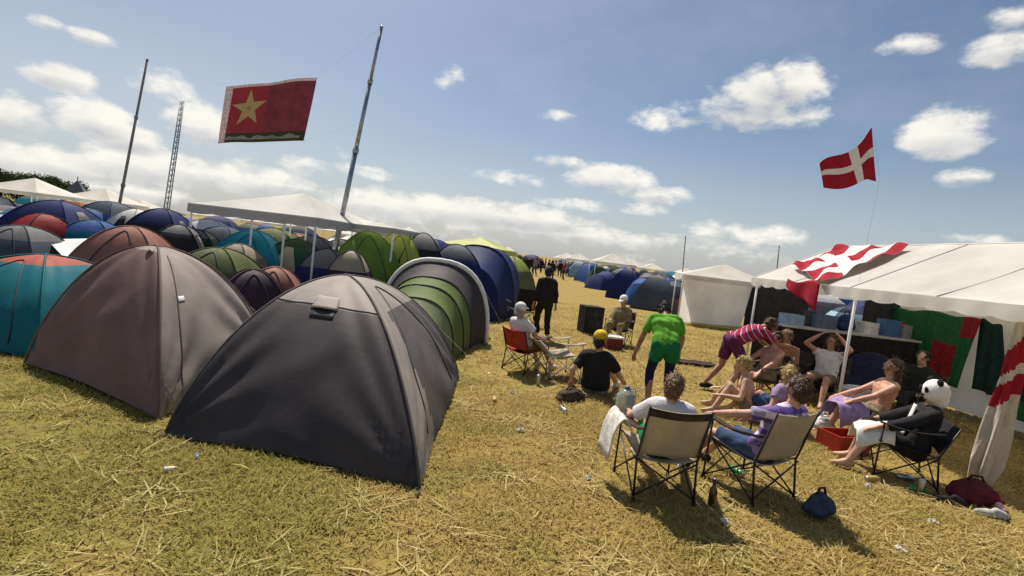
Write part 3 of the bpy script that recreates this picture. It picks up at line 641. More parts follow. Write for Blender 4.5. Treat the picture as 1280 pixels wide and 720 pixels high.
for q in range(1, NS + 1):
    for k in range(60):
        (ua, va), (ub, vb) = pts[k // 6], pts[(k // 6 + 1) % 10]; f_ = (k % 6) / 6; uu = ua + (ub - ua) * f_; vv = va + (vb - va) * f_
        sv.append(banner(.30 + (uu - .30) * q / NS, .42 + (vv - .42) * q / NS, .014))
sf = [(0, 1 + k, 1 + (k + 1) % 60) for k in range(60)] + [(1 + (q - 1) * 60 + k, 1 + (q - 1) * 60 + (k + 1) % 60, 1 + q * 60 + (k + 1) % 60, 1 + q * 60 + k) for q in range(1, NS) for k in range(60)]
m.add(sv, sf, 0, True); m.build('star', GOLD, bt, bo)
m = MB()
rr_ = random.Random(3)
m.grid(lambda u, v: banner(.07 + .87 * u, .955 - v * (.035 + .030 * abs(math.sin(u * 9)) + .016 * math.sin(u * 31)), .010), 60, 3, thick=.002)
m.build('pale_strip', cloth('strip_pale', (.45, .43, .36), .3), bt, bo)
for a1, b1 in ((FA, ta), (FB, tb), (FD, ta - V((0, 0, 1.2))), (FCc, tb + (bb - tb) * .35)):
    m = MB(); m.tube([a1, b1], .0018, 4); m.build('cord', M_rope, bt, bo)
# Danish flag flying over the marquee, tethered by a line
YD = 10.0
da_, db_, dc_, dd_ = D(1024, 204, YD + .3), D(1092, 161, YD), D(1100, 224, YD), D(1032, 237, YD + .3)
def dane(u, v):
    p = da_.lerp(db_, u).lerp(dd_.lerp(dc_, u), v); return p + V((0, .10 * math.sin(u * 7 + v), -.10 * math.sin(PI * u) * (1 - v) + .05 * math.sin(u * 8 + v * 2)))
df = thing('cross_flag', 'red flag with white cross flying above the marquee', 'flag', (dd_ + db_) * .5)
do = (dd_ + db_) * .5
m = MB(); m.grid(dane, 90, 64, thick=.004, mfn=lambda u, v: 1 if (abs(u - .60) < .066 or abs(v - .46) < .085) else 0); m.build('cloth', [RED, WHF], df, do)
m = MB(); m.tube([db_, dc_, V((MX0, MY0 + (MY1 - MY0) / 2, EAVE - .02))], .0018, 4); m.build('tether', M_rope, df, do)
# flag furled on the near marquee corner
fb = G(1222, 612); ft = V((MX0 - .06, 5.02, 2.0)); tp = D(1282, 392, 4.95)
fl = thing('furled_flag', 'white and red flag hanging bunched from the near marquee edge', 'flag', (fb.x, fb.y, 0)); fo = V((fb.x, fb.y, 0))
top_ = tp; bot_ = V((fb.x, fb.y, .10))
m = MB()
def furl(u, v):
    c = bot_.lerp(top_, v) + V((0.05 * math.sin(3 * v), 0, 0)); a = 2 * PI * u; r = (.035 + .085 * (1 - v) ** .7 * (.35 + .65 * min(1, v * 6 + .35))) * (1 + .28 * math.sin(5 * a + 4 * v) + .12 * math.sin(9 * a - 6 * v))
    return c + V((math.cos(a) * r, math.sin(a) * r, 0.03 * math.sin(3 * a)))
def fm(u, v):
    w = v + .07 * math.sin(2 * PI * u)
    return 1 if (.47 < w < .60 or .66 < w < .82) else 0
m.grid(furl, 44, 50, mfn=fm); m.build('cloth', [cloth('flag_cream', (.62, .56, .47), .12, .08), RED], fl, fo)
m = MB(); m.tube([bot_ + V((.0, 0, -.10)), top_ + V((.02, 0, .05))], .016, 8); m.build('pole', POST, fl, fo)

# ------------------------------------------------------------------ people
SKIN = mat('fair_skin', (.50, .30, .20), .55, .2, 11, .08, 120, 0, 0, .35); SKIN2 = mat('tanned_skin', (.36, .185, .11), .55, .2, 11, .08, 120, 0, 0, .35); SKIN3 = mat('pink_skin', (.50, .27, .19), .55, .2, 11, .08, 120, 0, 0, .35)
EYEW = mat('eye_white', (.75, .74, .72), .3, 0, 5, 0); EYED = mat('eye_dark', (.03, .02, .015), .3, 0, 5, 0); LIP = mat('lips', (.38, .13, .11), .5, .05, 5, 0)
def hairm(n, c): return mat('hair_' + n, c, .55, .3, 30, .8, 55, 0, 0, .4)
H_BR = hairm('brown', (.075, .040, .02)); H_DK = hairm('dark', (.018, .013, .010)); H_BL = hairm('blond', (.42, .29, .11)); H_LB = hairm('light_brown', (.17, .095, .045)); H_GR = hairm('grey', (.42, .40, .36))
def ik(a, b, l1, l2, hint):
    d = b - a; L = d.length; mx = (l1 + l2) * .995
    if L > mx: b = a + d * (mx / L); d = b - a; L = mx
    if L < abs(l1 - l2) + .02: L = abs(l1 - l2) + .02
    x = (l1 * l1 - l2 * l2 + L * L) / (2 * L); h = math.sqrt(max(0, l1 * l1 - x * x)); n = d.normalized()
    hh = V(hint) - n * V(hint).dot(n)
    if hh.length < 1e-4: hh = n.orthogonal()
    return a + n * x + hh.normalized() * h, b
def strands(me, hc, hu, ln, n, sd_):
    g = np.random.default_rng(sd_); k = len(me.vertices); co_ = np.empty(k * 3, 'f'); no = np.empty(k * 3, 'f'); me.vertices.foreach_get('co', co_); me.vertex_normals.foreach_get('vector', no)
    co_ = co_.reshape(-1, 3); no = no.reshape(-1, 3); vs = [tuple(v) for v in co_]; fs = [tuple(p.vertices) for p in me.polygons]
    down = np.array(-hu)
    for i in g.integers(0, k, n):
        p = co_[i]; nn = no[i]; t_ = down - nn * down.dot(nn) + g.normal(0, .45, 3); t_ /= np.linalg.norm(t_) + 1e-6; L = g.uniform(*ln); sdv = np.cross(nn, t_); sdv /= np.linalg.norm(sdv) + 1e-6; w = .0028
        a = p - nn * .004; m_ = p + t_ * L * .55 + nn * .005; e = p + t_ * L + nn * g.uniform(-.006, .006); b = len(vs)
        vs += [tuple(a - sdv * w), tuple(a + sdv * w), tuple(m_ + sdv * w), tuple(m_ - sdv * w), tuple(e)]; fs += [(b, b + 1, b + 2, b + 3), (b + 3, b + 2, b + 4)]
    o = bpy.data.meshes.new('hair'); o.from_pydata(vs, [], fs); o.update(); o.polygons.foreach_set('use_smooth', [True] * len(fs)); bpy.data.meshes.remove(me); return o
def person(label, loc, rz, pel, neck, hands, feet, face=(0, 1, 0), elbow=((-.4, -1, -.3), (.4, -1, -.3)), knee=((-.1, 1, .4), (.1, 1, .4)), sx=(1, 0, 0), hx=(1, 0, 0), s=1.0, skin=SKIN, shirt=None, sleeve=.6, pants=None, leg=.6, shoes=None, hair=H_BR, style='short', cap=None, vox=.0105, group='festival people gathered by the marquee', capname='cap', foot_dir=None, nd=None, extra=None, fingers=True, belly=1.0):
    root = thing('person', label, 'person', loc, rz, group)
    pel = V(pel); neck = V(neck); R = V(sx).normalized(); HX = V(hx).normalized(); u = (neck - pel); Lt = u.length; u.normalize(); R = (R - u * R.dot(u)).normalized(); f = u.cross(R)
    B = MB(); SH = MB(); PT = MB(); SOS = []
    def torso(mb, d, top=True, z0=0.0):
        for sg in (-1, 1):
            hip = pel + HX * sg * .082 * s; wa = pel + u * Lt * .36 + R * sg * .062 * s; ch = pel + u * Lt * .70 + R * sg * .082 * s + f * .008
            if d > 0: mb.rc(pel + u * Lt * .08 + HX * sg * .075 * s, wa, (.100 * belly) * s + d + .006, .088 * belly * s + d)
            else: mb.rc(hip, wa, (.098 * belly) * s, .088 * belly * s)
            mb.rc(wa, ch, .088 * belly * s + d, .102 * s + d)
            if top: mb.rc(ch, pel + u * Lt * .88 + R * sg * .135 * s, .102 * s + d, .062 * s + d)
        if top: mb.rc(pel + u * Lt * .88 - R * .11 * s, pel + u * Lt * .88 + R * .11 * s, .07 * s + d, .07 * s + d)
        mb.rc(pel + u * Lt * .1, pel + u * Lt * .7, .10 * s * belly + d, .11 * s + d)
    torso(B, 0)
    ndv = V(nd).normalized() if nd else (u + V((0, 0, .9))).normalized()
    fd = V(face).normalized(); hu = (ndv * .6 + V((0, 0, 1))).normalized(); 
    if nd: hu = ndv
    hu = (hu - fd * hu.dot(fd)).normalized(); hr = fd.cross(hu)
    hc = neck + ndv * .165 * s + fd * .02
    B.rc(neck - u * .06, neck + ndv * .09 * s, .062 * s, .055 * s)
    RM = Matrix((hr, fd, hu)).transposed()
    B.ell(hc + hu * .02 * s, .076 * s, .096 * s, .098 * s, RM, 14, 10)
    B.ell(hc - hu * .055 * s + fd * .022 * s, .055 * s, .066 * s, .066 * s, RM)
    B.ell(hc - hu * .088 * s + fd * .06 * s, .026 * s, .022 * s, .022 * s, RM)
    B.rc(hc + hu * .012 * s + fd * .09 * s, hc - hu * .022 * s + fd * .108 * s, .011 * s, .016 * s)
    B.rc(hc + hu * .03 * s + fd * .086 * s - hr * .035 * s, hc + hu * .03 * s + fd * .086 * s + hr * .035 * s, .012 * s, .012 * s)
    for sg in (-1, 1): B.ell(hc + hr * sg * .078 * s - fd * .008 * s - hu * .005 * s, .012 * s, .02 * s, .032 * s, RM)
    ends = []
    for i, sg in ((0, -1), (1, 1)):
        shj = pel + u * Lt * .885 + R * sg * .168 * s
        el_, wr = ik(shj, V(hands[i]), .285 * s, .255 * s, elbow[i])
        B.rc(shj, el_, .052 * s, .039 * s); B.rc(el_, el_.lerp(wr, .35), .04 * s, .040 * s); B.rc(el_.lerp(wr, .35), wr, .040 * s, .027 * s)
        # hand
        hd = (wr - el_).normalized(); sd_ = hd.cross(V((0, 0, 1))); sd_ = sd_.normalized() if sd_.length > .1 else V((1, 0, 0)); pn = sd_.cross(hd).normalized()
        for q in range(4):
            o = sd_ * (q - 1.5) * .019 * s; k0 = wr + hd * .085 * s + o; B.rc(wr + o * .5, k0, .017 * s, .0125 * s, 8)
            if fingers:
                fl_ = (.068, .078, .074, .056)[q] * s; m1 = k0 + hd * fl_ * .5 - pn * .012 * s + o * .25; B.rc(k0, m1, .0105 * s, .0095 * s, 7); B.rc(m1, m1 + hd * fl_ * .38 - pn * .025 * s, .0095 * s, .008 * s, 7)
        if fingers:
            th = wr + hd * .03 * s - sd_ * sg * -.03 * s; B.rc(wr + hd * .015 * s, th + hd * .025 * s - pn * .01, .016 * s, .012 * s, 7); B.rc(th + hd * .025 * s - pn * .01, th + hd * .06 * s - pn * .025, .0115 * s, .009 * s, 7)
        if shirt is not None and sleeve > 0:
            a1 = shj.lerp(el_, min(1, sleeve)); SH.ell(shj, .069 * s, .069 * s, .069 * s); SH.frustum(shj, a1, .069 * s, .072 * s, 12)
            if sleeve > 1:
                a2 = el_.lerp(wr, sleeve - 1); SH.ell(el_, .068 * s, .068 * s, .068 * s); SH.frustum(el_, a2, .066 * s, .058 * s, 12)
        hip = pel + HX * sg * .092 * s - V((0, 0, .02)); kn, an = ik(hip, V(feet[i]), .43 * s, .42 * s, knee[i])
        B.rc(hip, kn, .085 * s, .053 * s); B.rc(kn, kn.lerp(an, .35), .052 * s, .054 * s); B.rc(kn.lerp(an, .35), an, .054 * s, .036 * s)
        fdv = V(foot_dir[i]) if foot_dir else V((sg * .18, 1, 0)); fdv.normalize(); dn = V((0, 0, -1)) if abs(fdv.z) < .5 else V((0, 1, 0))
        he = an + dn * .042 * s - fdv * .04 * s; to = an + dn * .05 * s + fdv * .15 * s; ba_ = an + dn * .042 * s + fdv * .09 * s
        B.rc(an, he, .038 * s, .033 * s); B.rc(he, ba_, .033 * s, .036 * s); B.rc(ba_, to, .036 * s, .026 * s); B.rc(an, ba_, .036 * s, .034 * s)
        if shoes is not None:
            SO = MB(); SOS.append(SO)
            SO.rc(he - dn * .005, ba_, .043 * s, .046 * s); SO.rc(ba_, to, .046 * s, .036 * s); SO.rc(an + dn * .02, ba_, .045 * s, .04 * s)
        if pants is not None:
            e1 = min(1, leg); k1 = hip.lerp(kn, e1); PT.ell(hip, .106 * s, .106 * s, .106 * s); r1 = .108 - (.108 - .085) * e1 if leg < 1 else .075; PT.frustum(hip, k1, .108 * s, r1 * s, 14)
            if leg > 1: a2 = kn.lerp(an, leg - 1); PT.ell(kn, .075 * s, .075 * s, .075 * s); PT.frustum(kn, a2, .074 * s, .064 * s, 14)
        ends.append((shj, el_, wr, hip, kn, an))
    link_mesh('body', remesh(B, vox, 2), skin, root)
    sd0 = hash_(label)
    if shirt is not None:
        torso(SH, .021 * s); link_mesh('shirt', remesh(SH, vox * 1.1, 3, .009, 9, sd0), shirt, root)
    if pants is not None:
        for sg in (-1, 1): PT.rc(pel + HX * sg * .082 * s, pel + u * Lt * .20 + R * sg * .068 * s, .114 * s * belly, .100 * s * belly)
        PT.rc(pel, pel + u * Lt * .18, .110 * s, .104 * s * belly)
        link_mesh('trousers' if leg > 1 else 'shorts', remesh(PT, vox * 1.1, 2, .010, 9, sd0 + 1), pants, root)
    for SO in SOS: link_mesh('shoe', remesh(SO, vox, 1), shoes, root)
    if hair is not None:
        HB = MB(); HB.ell(hc + hu * .034 * s - fd * .018 * s, .086 * s, .100 * s, .096 * s, RM, 14, 10); HB.ell(hc - hu * .02 * s - fd * .045 * s, .078 * s, .07 * s, .085 * s, RM)
        if style == 'long':
            for q in range(-3, 4): 
                a0 = hc + hr * q * .024 * s - fd * (.075 - abs(q) * .012) * s; bt_ = neck + R * q * .035 - f * (.10 if abs(q) < 3 else .06) - u * (.10 + .03 * (q % 2)); HB.rc(a0, bt_, .034 * s, .022 * s, 8)
        if style == 'bun': HB.ell(hc + hu * .10 * s - fd * .075 * s, .045 * s, .045 * s, .045 * s, RM)
        hme = remesh(HB, vox, 1, .014, 26, sd0)
        if fingers: hme = strands(hme, hc, hu, (.025, .05) if style != 'long' else (.06, .11), 1100, sd0)
        link_mesh('hair', hme, hair, root)
    if cap is not None:
        CB = MB(); CB.ell(hc + hu * .060 * s - fd * .014 * s, .099 * s, .114 * s, .094 * s, RM, 14, 10)
        CB.ell(hc + hu * .055 * s + fd * .115 * s, .07 * s, .075 * s, .009 * s, RM, 14, 6); link_mesh(capname, remesh(CB, vox * .8, 1), cap, root)
    for sg in (-1, 1):
        m = MB(); p_ = hc + fd * .083 * s + hr * sg * .032 * s + hu * .012 * s; m.ell(p_, .014 * s, .013 * s, .010 * s, RM, 8, 6); e_ = m.build('eye', EYEW, root)
        m = MB(); m.ell(p_ + fd * .009 * s, .006 * s, .006 * s, .006 * s, RM, 8, 6); m.build('pupil', EYED, e_)
    m = MB(); m.ell(hc + fd * .085 * s - hu * .06 * s, .024 * s, .010 * s, .008 * s, RM, 10, 6); m.build('mouth', LIP, root)
    return root, dict(hc=hc, RM=RM, hr=hr, fd=fd, hu=hu, u=u, R=R, f=f, ends=ends)
def hash_(s): return sum(ord(c) * (i + 1) for i, c in enumerate(s)) % 97
SHOE_W = cloth('white_trainers', (.62, .61, .58)); SHOE_D = cloth('dark_shoes', (.03, .03, .03)); 
BLACKC = cloth('black_cotton', (.022, .020, .022)); DARKC = cloth('dark_olive_cotton', (.020, .022, .018)); WHITEC = cloth('white_cotton', (.70, .68, .68), .05, .05); GREENC = cloth('lime_green_cotton', (.12, .36, .035), .05, .1); DGREEN = cloth('emerald_cotton', (.010, .16, .055), .05, .12); NAVYC = cloth('navy_leggings', (.016, .020, .07)); TANC = cloth('camouflage_tan', (.30, .21, .10), col2=None) if False else mat('camouflage_tan', (.36, .27, .14), .85, .2, 9, .4, 40, 0, 0, .15, (.13, .10, .05)); REDC = cloth('red_cotton', (.34, .03, .03)); YELC = cloth('yellow_cap', (.70, .48, .03)); PURP = cloth('purple_shorts', (.11, .025, .075)); JEAN = cloth('denim', (.05, .08, .16)); GREYC = cloth('grey_cotton', (.22, .22, .23)); KHAK = cloth('khaki_shorts', (.24, .19, .12)); LILAC = cloth('lilac_cotton', (.34, .25, .40))
def rugby(t, sp, oc):
    w = t.n('ShaderNodeTexWave', wave_type='BANDS', bands_direction='DIAGONAL', i_Scale=2.3, i_Distortion=1.2); t.l(oc, w.inputs['Vector'])
    r = t.n('ShaderNodeValToRGB'); cr = r.color_ramp; cr.interpolation = 'CONSTANT'
    cr.elements[0].color = (.30, .02, .06, 1); cr.elements[1].position = .42; cr.elements[1].color = (.62, .55, .60, 1)
    e = cr.elements.new(.62); e.color = (.10, .03, .12, 1); e = cr.elements.new(.82); e.color = (.38, .03, .09, 1)
    t.l(w.outputs[0], r.inputs[0]); return r.outputs[0]
RUGBY = pattern('rugby_stripes', rugby)
def plaid(t, sp, oc):
    c = t.mix(t.m('GREATER_THAN', t.m('SINE', t.m('MULTIPLY', sp[2], 52)), .2), (.62, .55, .66), (.16, .10, .30))
    return t.mix(t.m('MULTIPLY', t.m('GREATER_THAN', t.m('SINE', t.m('MULTIPLY', sp[0], 60)), .35), .6), c, (.10, .06, .25))
PLAID = pattern('purple_plaid', plaid)

# ------------------------------------------------------------------ chairs
FRAME = mat('black_steel_tube', (.018, .018, .02), .45, .1, 8, .05, 60, 0, 0, .4); BEIGE = cloth('beige_chair_fabric', (.46, .40, .29), .24, .06); BROWN = cloth('brown_chair_trim', (.05, .037, .03)); RUB = mat('rubber_foot', (.02, .02, .02), .8)
def camp_chair(label, loc, rz, fab, trim, s=1.0, group='folding camp chairs round the gathering', band=True, w=.56, backh=.86, tiltback=.16, frame=FRAME):
    """folding quad chair; local y is the way a sitter faces"""
    r = thing('camp_chair', label, 'chair', loc, rz, group)
    hw = w / 2; sf, sb = .24, -.22; zs, zb = .42, .36
    ytop = sb - tiltback
    m = MB(); m.grid(lambda u, v: V(((-hw + .01 + (w - .02) * u), sf + (sb - sf) * v, zs + (zb - zs) * v - .10 * math.sin(PI * u) * (.4 + .6 * math.sin(PI * v)))), 12, 10, thick=.008); m.build('seat', fab, r)
    m = MB()
    def bk(u, v):
        z = zb + .04 + (backh - zb - .04) * v; y = sb + (ytop - sb) * ((z - zb) / (backh - zb)); return V((-hw + w * u, y - .035 * math.sin(PI * u), z - .015 * math.sin(PI * u) * v))
    m.grid(bk, 14, 12, thick=.008, mfn=(lambda u, v: 1 if band and v > .84 else 0)); m.build('backrest', [fab, trim], r)
    for sg in (-1, 1):
        x = sg * hw
        m = MB(); m.tube([V((x, sb - .06 + .0, .02)), V((x, sb - .02, zb)), V((x, ytop, backh + .01))], .010, 8); bp_ = m.build('back_post', frame, r)
        m = MB(); m.tube([V((x, sf + .04, .02)), V((x, sf + .02, .60))], .010, 8); m.build('front_post', frame, r)
        m = MB(); m.grid(lambda u, v: V((x - .04 + .08 * u, sf + .06 - (sf + .06 - sb + .05) * v, .615 - .035 * math.sin(PI * v))), 3, 8, thick=.01); m.build('armrest', trim, r)
        m = MB(); m.tube([V((x, sf + .03, .04)), V((x, sb - .02, zb + .02))], .008, 6); m.tube([V((x, sb - .05, .04)), V((x, sf + .02, zs))], .008, 6); m.build('side_brace', frame, r)
        for yy in (sf + .04, sb - .06):
            m = MB(); m.tube([V((x, yy, 0)), V((x, yy, .035))], .018, 8); m.build('foot', RUB, r)
    for yy, zt in ((sf + .03, zs), (sb - .04, zb)):
        m = MB(); m.tube([V((-hw, yy, .04)), V((hw, yy - .005, zt))], .008, 6); m.tube([V((hw, yy + .01, .04)), V((-hw, yy + .006, zt))], .008, 6); m.build('cross_brace', frame, r)
    return r
c1 = V((1.46, 4.36, 0)); R1 = math.radians(5)
camp_chair('beige folding camp chair with brown top band, left of the two nearest', c1, R1, BEIGE, BROWN, w=.53, backh=.84)
c2 = V((2.44, 4.60, 0)); R2 = math.radians(26)
camp_chair('plain beige folding camp chair turned left, right of the two nearest', c2, R2, BEIGE, BROWN, band=False, w=.56, backh=.86)
def sit(label, loc, rz, lean=.12, zs=.33, hands=None, feet=None, look=(0, 1, 0), **k):
    pel = (0, -.10, zs + .09); neck = (0, -.10 - lean, zs + .09 + .47 * k.get('s', 1))
    hands = hands or ((-.27, .12, zs + .22), (.27, .12, zs + .22)); feet = feet or ((-.16, .50, .09), (.16, .50, .09))
    return person(label, loc, rz, pel, neck, hands, feet, look, **k)
sit('person with tousled brown hair and white tee in the left beige camp chair', c1 + V((.06, .10, 0)), R1 - .25, .13, zs=.29, s=.94, shirt=WHITEC, sleeve=.7, pants=DGREEN, leg=.9, hair=H_LB, style='short', look=(.25, 1, -.1), hands=((-.30, .18, .58), (.34, .16, .50)), feet=((-.12, .55, .09), (.30, .42, .09)), shoes=SHOE_W)
sit('person in purple plaid shirt with short brown hair in the right beige camp chair', c2, R2 + .1, .20, shirt=PLAID, sleeve=.75, pants=JEAN, leg=.9, hair=H_BR, skin=SKIN3, look=(.35, 1, -.1), hands=((-.42, .42, .62), (.24, .18, .6)), feet=((-.25, .55, .09), (.12, .58, .09)), elbow=((-1, -.2, -.1), (.6, -1, -.3)), shoes=SHOE_D)
# green shirt person bending over, back to camera
gp = G(820, 511); gp.z = 0
person('person bending forward in lime green tee, emerald shorts and navy leggings', gp, -.10, (0, -.08, .91), (.0, .22, 1.30), ((-.36, .32, .66), (.30, .42, .78)), ((-.13, .0, .09), (.14, .02, .09)), (0, .75, -.65), knee=((-.1, 1, 0), (.1, 1, 0)), elbow=((-.5, -.4, .2), (.6, -.4, .2)), shirt=GREENC, sleeve=.75, pants=DGREEN, leg=.42, hair=H_DK, nd=(0, .8, .45), skin=SKIN2, shoes=SHOE_D, s=1.03)
lg = MB()
# leggings under the shorts belong to that person
gpr = [o for o in C.objects if o.get('label', '').startswith('person bending forward in lime')][0]
for sg in (-1, 1):
    hip = V((sg * .095, -.08, .89)); an = V((sg * .135, .01, .09)); kn, an = ik(hip, an, .443, .433, (sg * .1, 1, 0)); an2 = kn.lerp(an, .55)
    lg.rc(hip.lerp(kn, .3), kn, .086, .064); lg.rc(kn, kn.lerp(an, .35), .064, .062); lg.frustum(kn.lerp(an, .35), an2, .062, .052, 14)
link_mesh('leggings', remesh(lg, .011, 2, .003), NAVYC, gpr)
# standing man in black
bm0 = G(676, 424); bm0.z = 0
person('man in black standing on the path with his back turned', bm0, .25, (0, 0, .93), (.0, .03, 1.44), ((-.26, .05, .83), (.27, .0, .80)), ((-.10, .06, .09), (.13, -.06, .09)), (.2, 1, 0), shirt=BLACKC, sleeve=1.8, pants=DARKC, leg=1.9, hair=H_DK, shoes=SHOE_D, s=1.02, vox=.013)
# black chair beside him
cb = G(648, 404); cb.z = 0
camp_chair('tall black folding camp chair next to the man in black', cb, .5, BLACKC, BLACKC, w=.62, backh=1.02)
# red chair with seated child-like sitter
rc_ = G(655, 463); rc_.z = 0
REDCH = cloth('red_chair_fabric', (.42, .05, .03), .15)
camp_chair('low red folding camp chair at the left edge of the gathering', rc_, -.75, REDCH, BROWN, w=.50, backh=.72, band=False)
sit('person with grey hair and white hat in the low red camp chair', rc_, -.75, .16, zs=.36, shirt=WHITEC, sleeve=.6, pants=KHAK, leg=.9, hair=H_GR, cap=cloth('white_hat', (.74, .73, .70)), capname='hat', look=(0, 1, -.1), s=.92, shoes=SHOE_W, vox=.012)
# pale collapsed chair beside
pc = G(697, 470); pc.z = 0
PALEC = mat('pale_camo_fabric', (.50, .45, .34), .85, .2, 9, .4, 40, .1, 0, .15, (.24, .21, .15))
camp_chair('pale patterned folding camp chair standing empty beside the red one', pc, -1.2, PALEC, PALEC, w=.52, backh=.62, band=False, tiltback=.3, frame=mat('white_tube', (.6, .58, .52), .4))
# man in black tee on the ground
bt0 = G(742, 492); bt0.z = 0
person('person in black tee and yellow cap sitting on the ground, back turned', bt0, -.35, (0, 0, .13), (.0, -.05, .64), ((-.36, .0, .14), (.36, .30, .22)), ((-.20, .62, .08), (.22, .66, .08)), (.15, 1, -.1), shirt=BLACKC, sleeve=.75, pants=GREYC, leg=.8, hair=H_DK, cap=YELC, shoes=SHOE_W, s=1.08, belly=1.12)
# tan person seated further back
tn = G(771, 430); tn.z = 0
camp_chair('dark folding camp chair under the person in camouflage tan', tn, 2.6, BROWN, BROWN, w=.55, backh=.82)
sit('person in camouflage tan clothes and white cap sitting near the loudspeaker', tn, 2.6, .0, shirt=TANC, sleeve=1.7, pants=TANC, leg=1.6, hair=H_LB, cap=cloth('white_cap', (.76, .75, .73)), look=(.1, 1, -.35), hands=((-.18, .30, .50), (.16, .32, .48)), shoes=SHOE_D, vox=.013, s=1.05)
# bending person by the white wall
bd = G(912, 492); bd.z = 0
person('person in striped rugby shirt leaning far forward beside the seated group', bd, -PI / 2 + .1, (0, -.10, .92), (.0, .38, 1.18), ((-.15, .75, .80), (.22, .80, .95)), ((-.12, -.42, .12), (.12, .06, .09)), (0, 1, -.25), nd=(0, .9, .4), knee=((-.1, .6, -.2), (.1, 1, 0)), shirt=RUGBY, sleeve=.8, pants=PURP, leg=.75, hair=H_BR, skin=SKIN2, shoes=SHOE_D, s=1.03)
# cluster of shirtless sitters
q = G(945, 500); q.z = 0
camp_chair('dark folding camp chair under the shirtless man in khaki shorts', q, 1.9, BROWN, BROWN, w=.55, backh=.8)
sit('shirtless man with dark hair and khaki shorts in a dark camp chair', q, 1.9, .12, pants=KHAK, leg=.8, hair=H_DK, skin=SKIN3, look=(-.2, 1, -.1), hands=((-.22, .25, .52), (.18, .30, .55)), vox=.012)
q = G(978, 492); q.z = 0
camp_chair('dark folding camp chair behind the shirtless pair', q, 2.2, BROWN, BROWN, w=.55, backh=.8)
sit('shirtless man leaning forward with elbows on knees', q, 2.2, -.22, pants=GREYC, leg=.8, hair=H_LB, skin=SKIN2, look=(0, 1, -.3), hands=((-.12, .35, .55), (.12, .35, .52)), vox=.012)
q = G(935, 522); q.z = 0
person('blond shirtless person crouching on the grass among the sitters', q, 1.2, (0, 0, .14), (.0, .12, .60), ((-.25, .40, .30), (.25, .42, .30)), ((-.2, .48, .08), (.2, .5, .08)), (0, 1, -.3), pants=KHAK, leg=.7, hair=H_BL, skin=SKIN, s=.97, vox=.012)
q = G(968, 532); q.z = 0
person('blond person in lilac top sitting on the grass behind the right beige chair', q, .6, (0, 0, .13), (.0, -.08, .60), ((-.30, .15, .20), (.28, .25, .25)), ((-.18, .6, .08), (.18, .6, .08)), (.3, 1, 0), shirt=LILAC, sleeve=.5, pants=JEAN, leg=.9, hair=H_BL, style='long', s=.95, vox=.012)
# white-top woman raising arms, inside the marquee edge
q = V((5.55, 8.55, 0))
camp_chair('dark folding camp chair just inside the marquee', q, 2.3, BROWN, BROWN, w=.55, backh=.82)
sit('woman in white top raising both hands to her brown hair under the marquee', q, 2.3, .05, shirt=WHITEC, sleeve=.3, pants=KHAK, leg=.8, hair=H_BR, style='long', look=(0, 1, 0), hands=((-.16, .02, 1.18), (.16, .02, 1.16)), elbow=((-1, .5, 0), (1, .5, 0)), vox=.012, skin=SKIN3)
# long haired shirtless person
q = G(1088, 548); q.z = 0
person('shirtless person with long brown hair and lilac towel by the red crate', q, 1.35, (0, 0, .34), (.0, -.12, .84), ((-.22, .52, .44), (.22, .46, .44)), ((-.16, .62, .08), (.16, .66, .08)), (-.1, 1, .0), pants=KHAK, leg=.7, hair=H_BR, style='long', skin=SKIN3, s=1.06)
st = MB(); st.tube([V((0, 0, 0)), V((0, 0, .22))], [.17, .17], 14); st2 = thing('camp_stool', 'small dark round stool under the long haired person', 'stool', q)
st.build('cushion', BROWN, st2)
lt = MB(); 
TW = cloth('lilac_towel', (.30, .22, .42), .05)
tw0 = q + V((-.36, -.02, .44))
lt.grid(lambda u, v: V((-.26 + .46 * u, -.24 + .48 * v, .08 - .30 * (2 * v - 1) ** 4 - .06 * (2 * u - 1) ** 2 + .015 * math.sin(9 * u + 7 * v))), 18, 18, thick=.01)
tw = lt.build('towel', TW); tw.location = tw0; tag(tw, 'lilac towel lying across the long haired person lap', 'towel')
# person in panda hood, lounging
pq = V((4.50, 5.42, 0))
BLK2 = cloth('black_lounger_fabric', (.02, .02, .022))
camp_chair('black low folding camp chair holding the person in the panda hood', pq, 1.15, BLK2, BLK2, w=.58, backh=.70, band=False)
pn, info = sit('person in white panda hood with black ears lounging in black clothes', pq, 1.15, .10, zs=.26, shirt=BLACKC, sleeve=1.6, pants=BLACKC, leg=1.2, hair=None, look=(-.2, 1, -.15), hands=((-.22, .34, .52), (.24, .30, .50)), feet=((-.18, .50, .09), (.14, .42, .09)), shoes=None, s=1.0, skin=SKIN)
PW = mat('white_plush', (.76, .75, .72), .95, .06, 30, .6, 90); PB = mat('black_plush', (.015, .015, .016), .95, .1, 30, .6, 90)
hb = MB(); hc, RM, hr, fd, hu = info['hc'], info['RM'], info['hr'], info['fd'], info['hu']
hb.ell(hc + hu * .02 - fd * .015, .125, .125, .135, RM, 18, 12); hb.ell(hc - hu * .07 - fd * .04, .10, .09, .09, RM)
hd_ = link_mesh('panda_hood', remesh(hb, .009, 2), PW, pn)
for sg in (-1, 1):
    m = MB(); m.ell(hc + hu * .135 + hr * sg * .085 - fd * .01, .042, .026, .042, RM, 12, 8); m.build('ear', PB, hd_)
    m = MB(); m.ell(hc + hu * .05 + hr * sg * .05 + fd * .100, .026, .016, .034, RM, 12, 8); m.build('eye_patch', PB, hd_)
m = MB(); m.ell(hc - hu * .01 + fd * .118, .02, .016, .014, RM, 10, 6); m.build('nose_patch', PB, hd_)
wv = MB(); u_, R_, f_ = info['u'], info['R'], info['f']; base = V((0, -.10, .35))
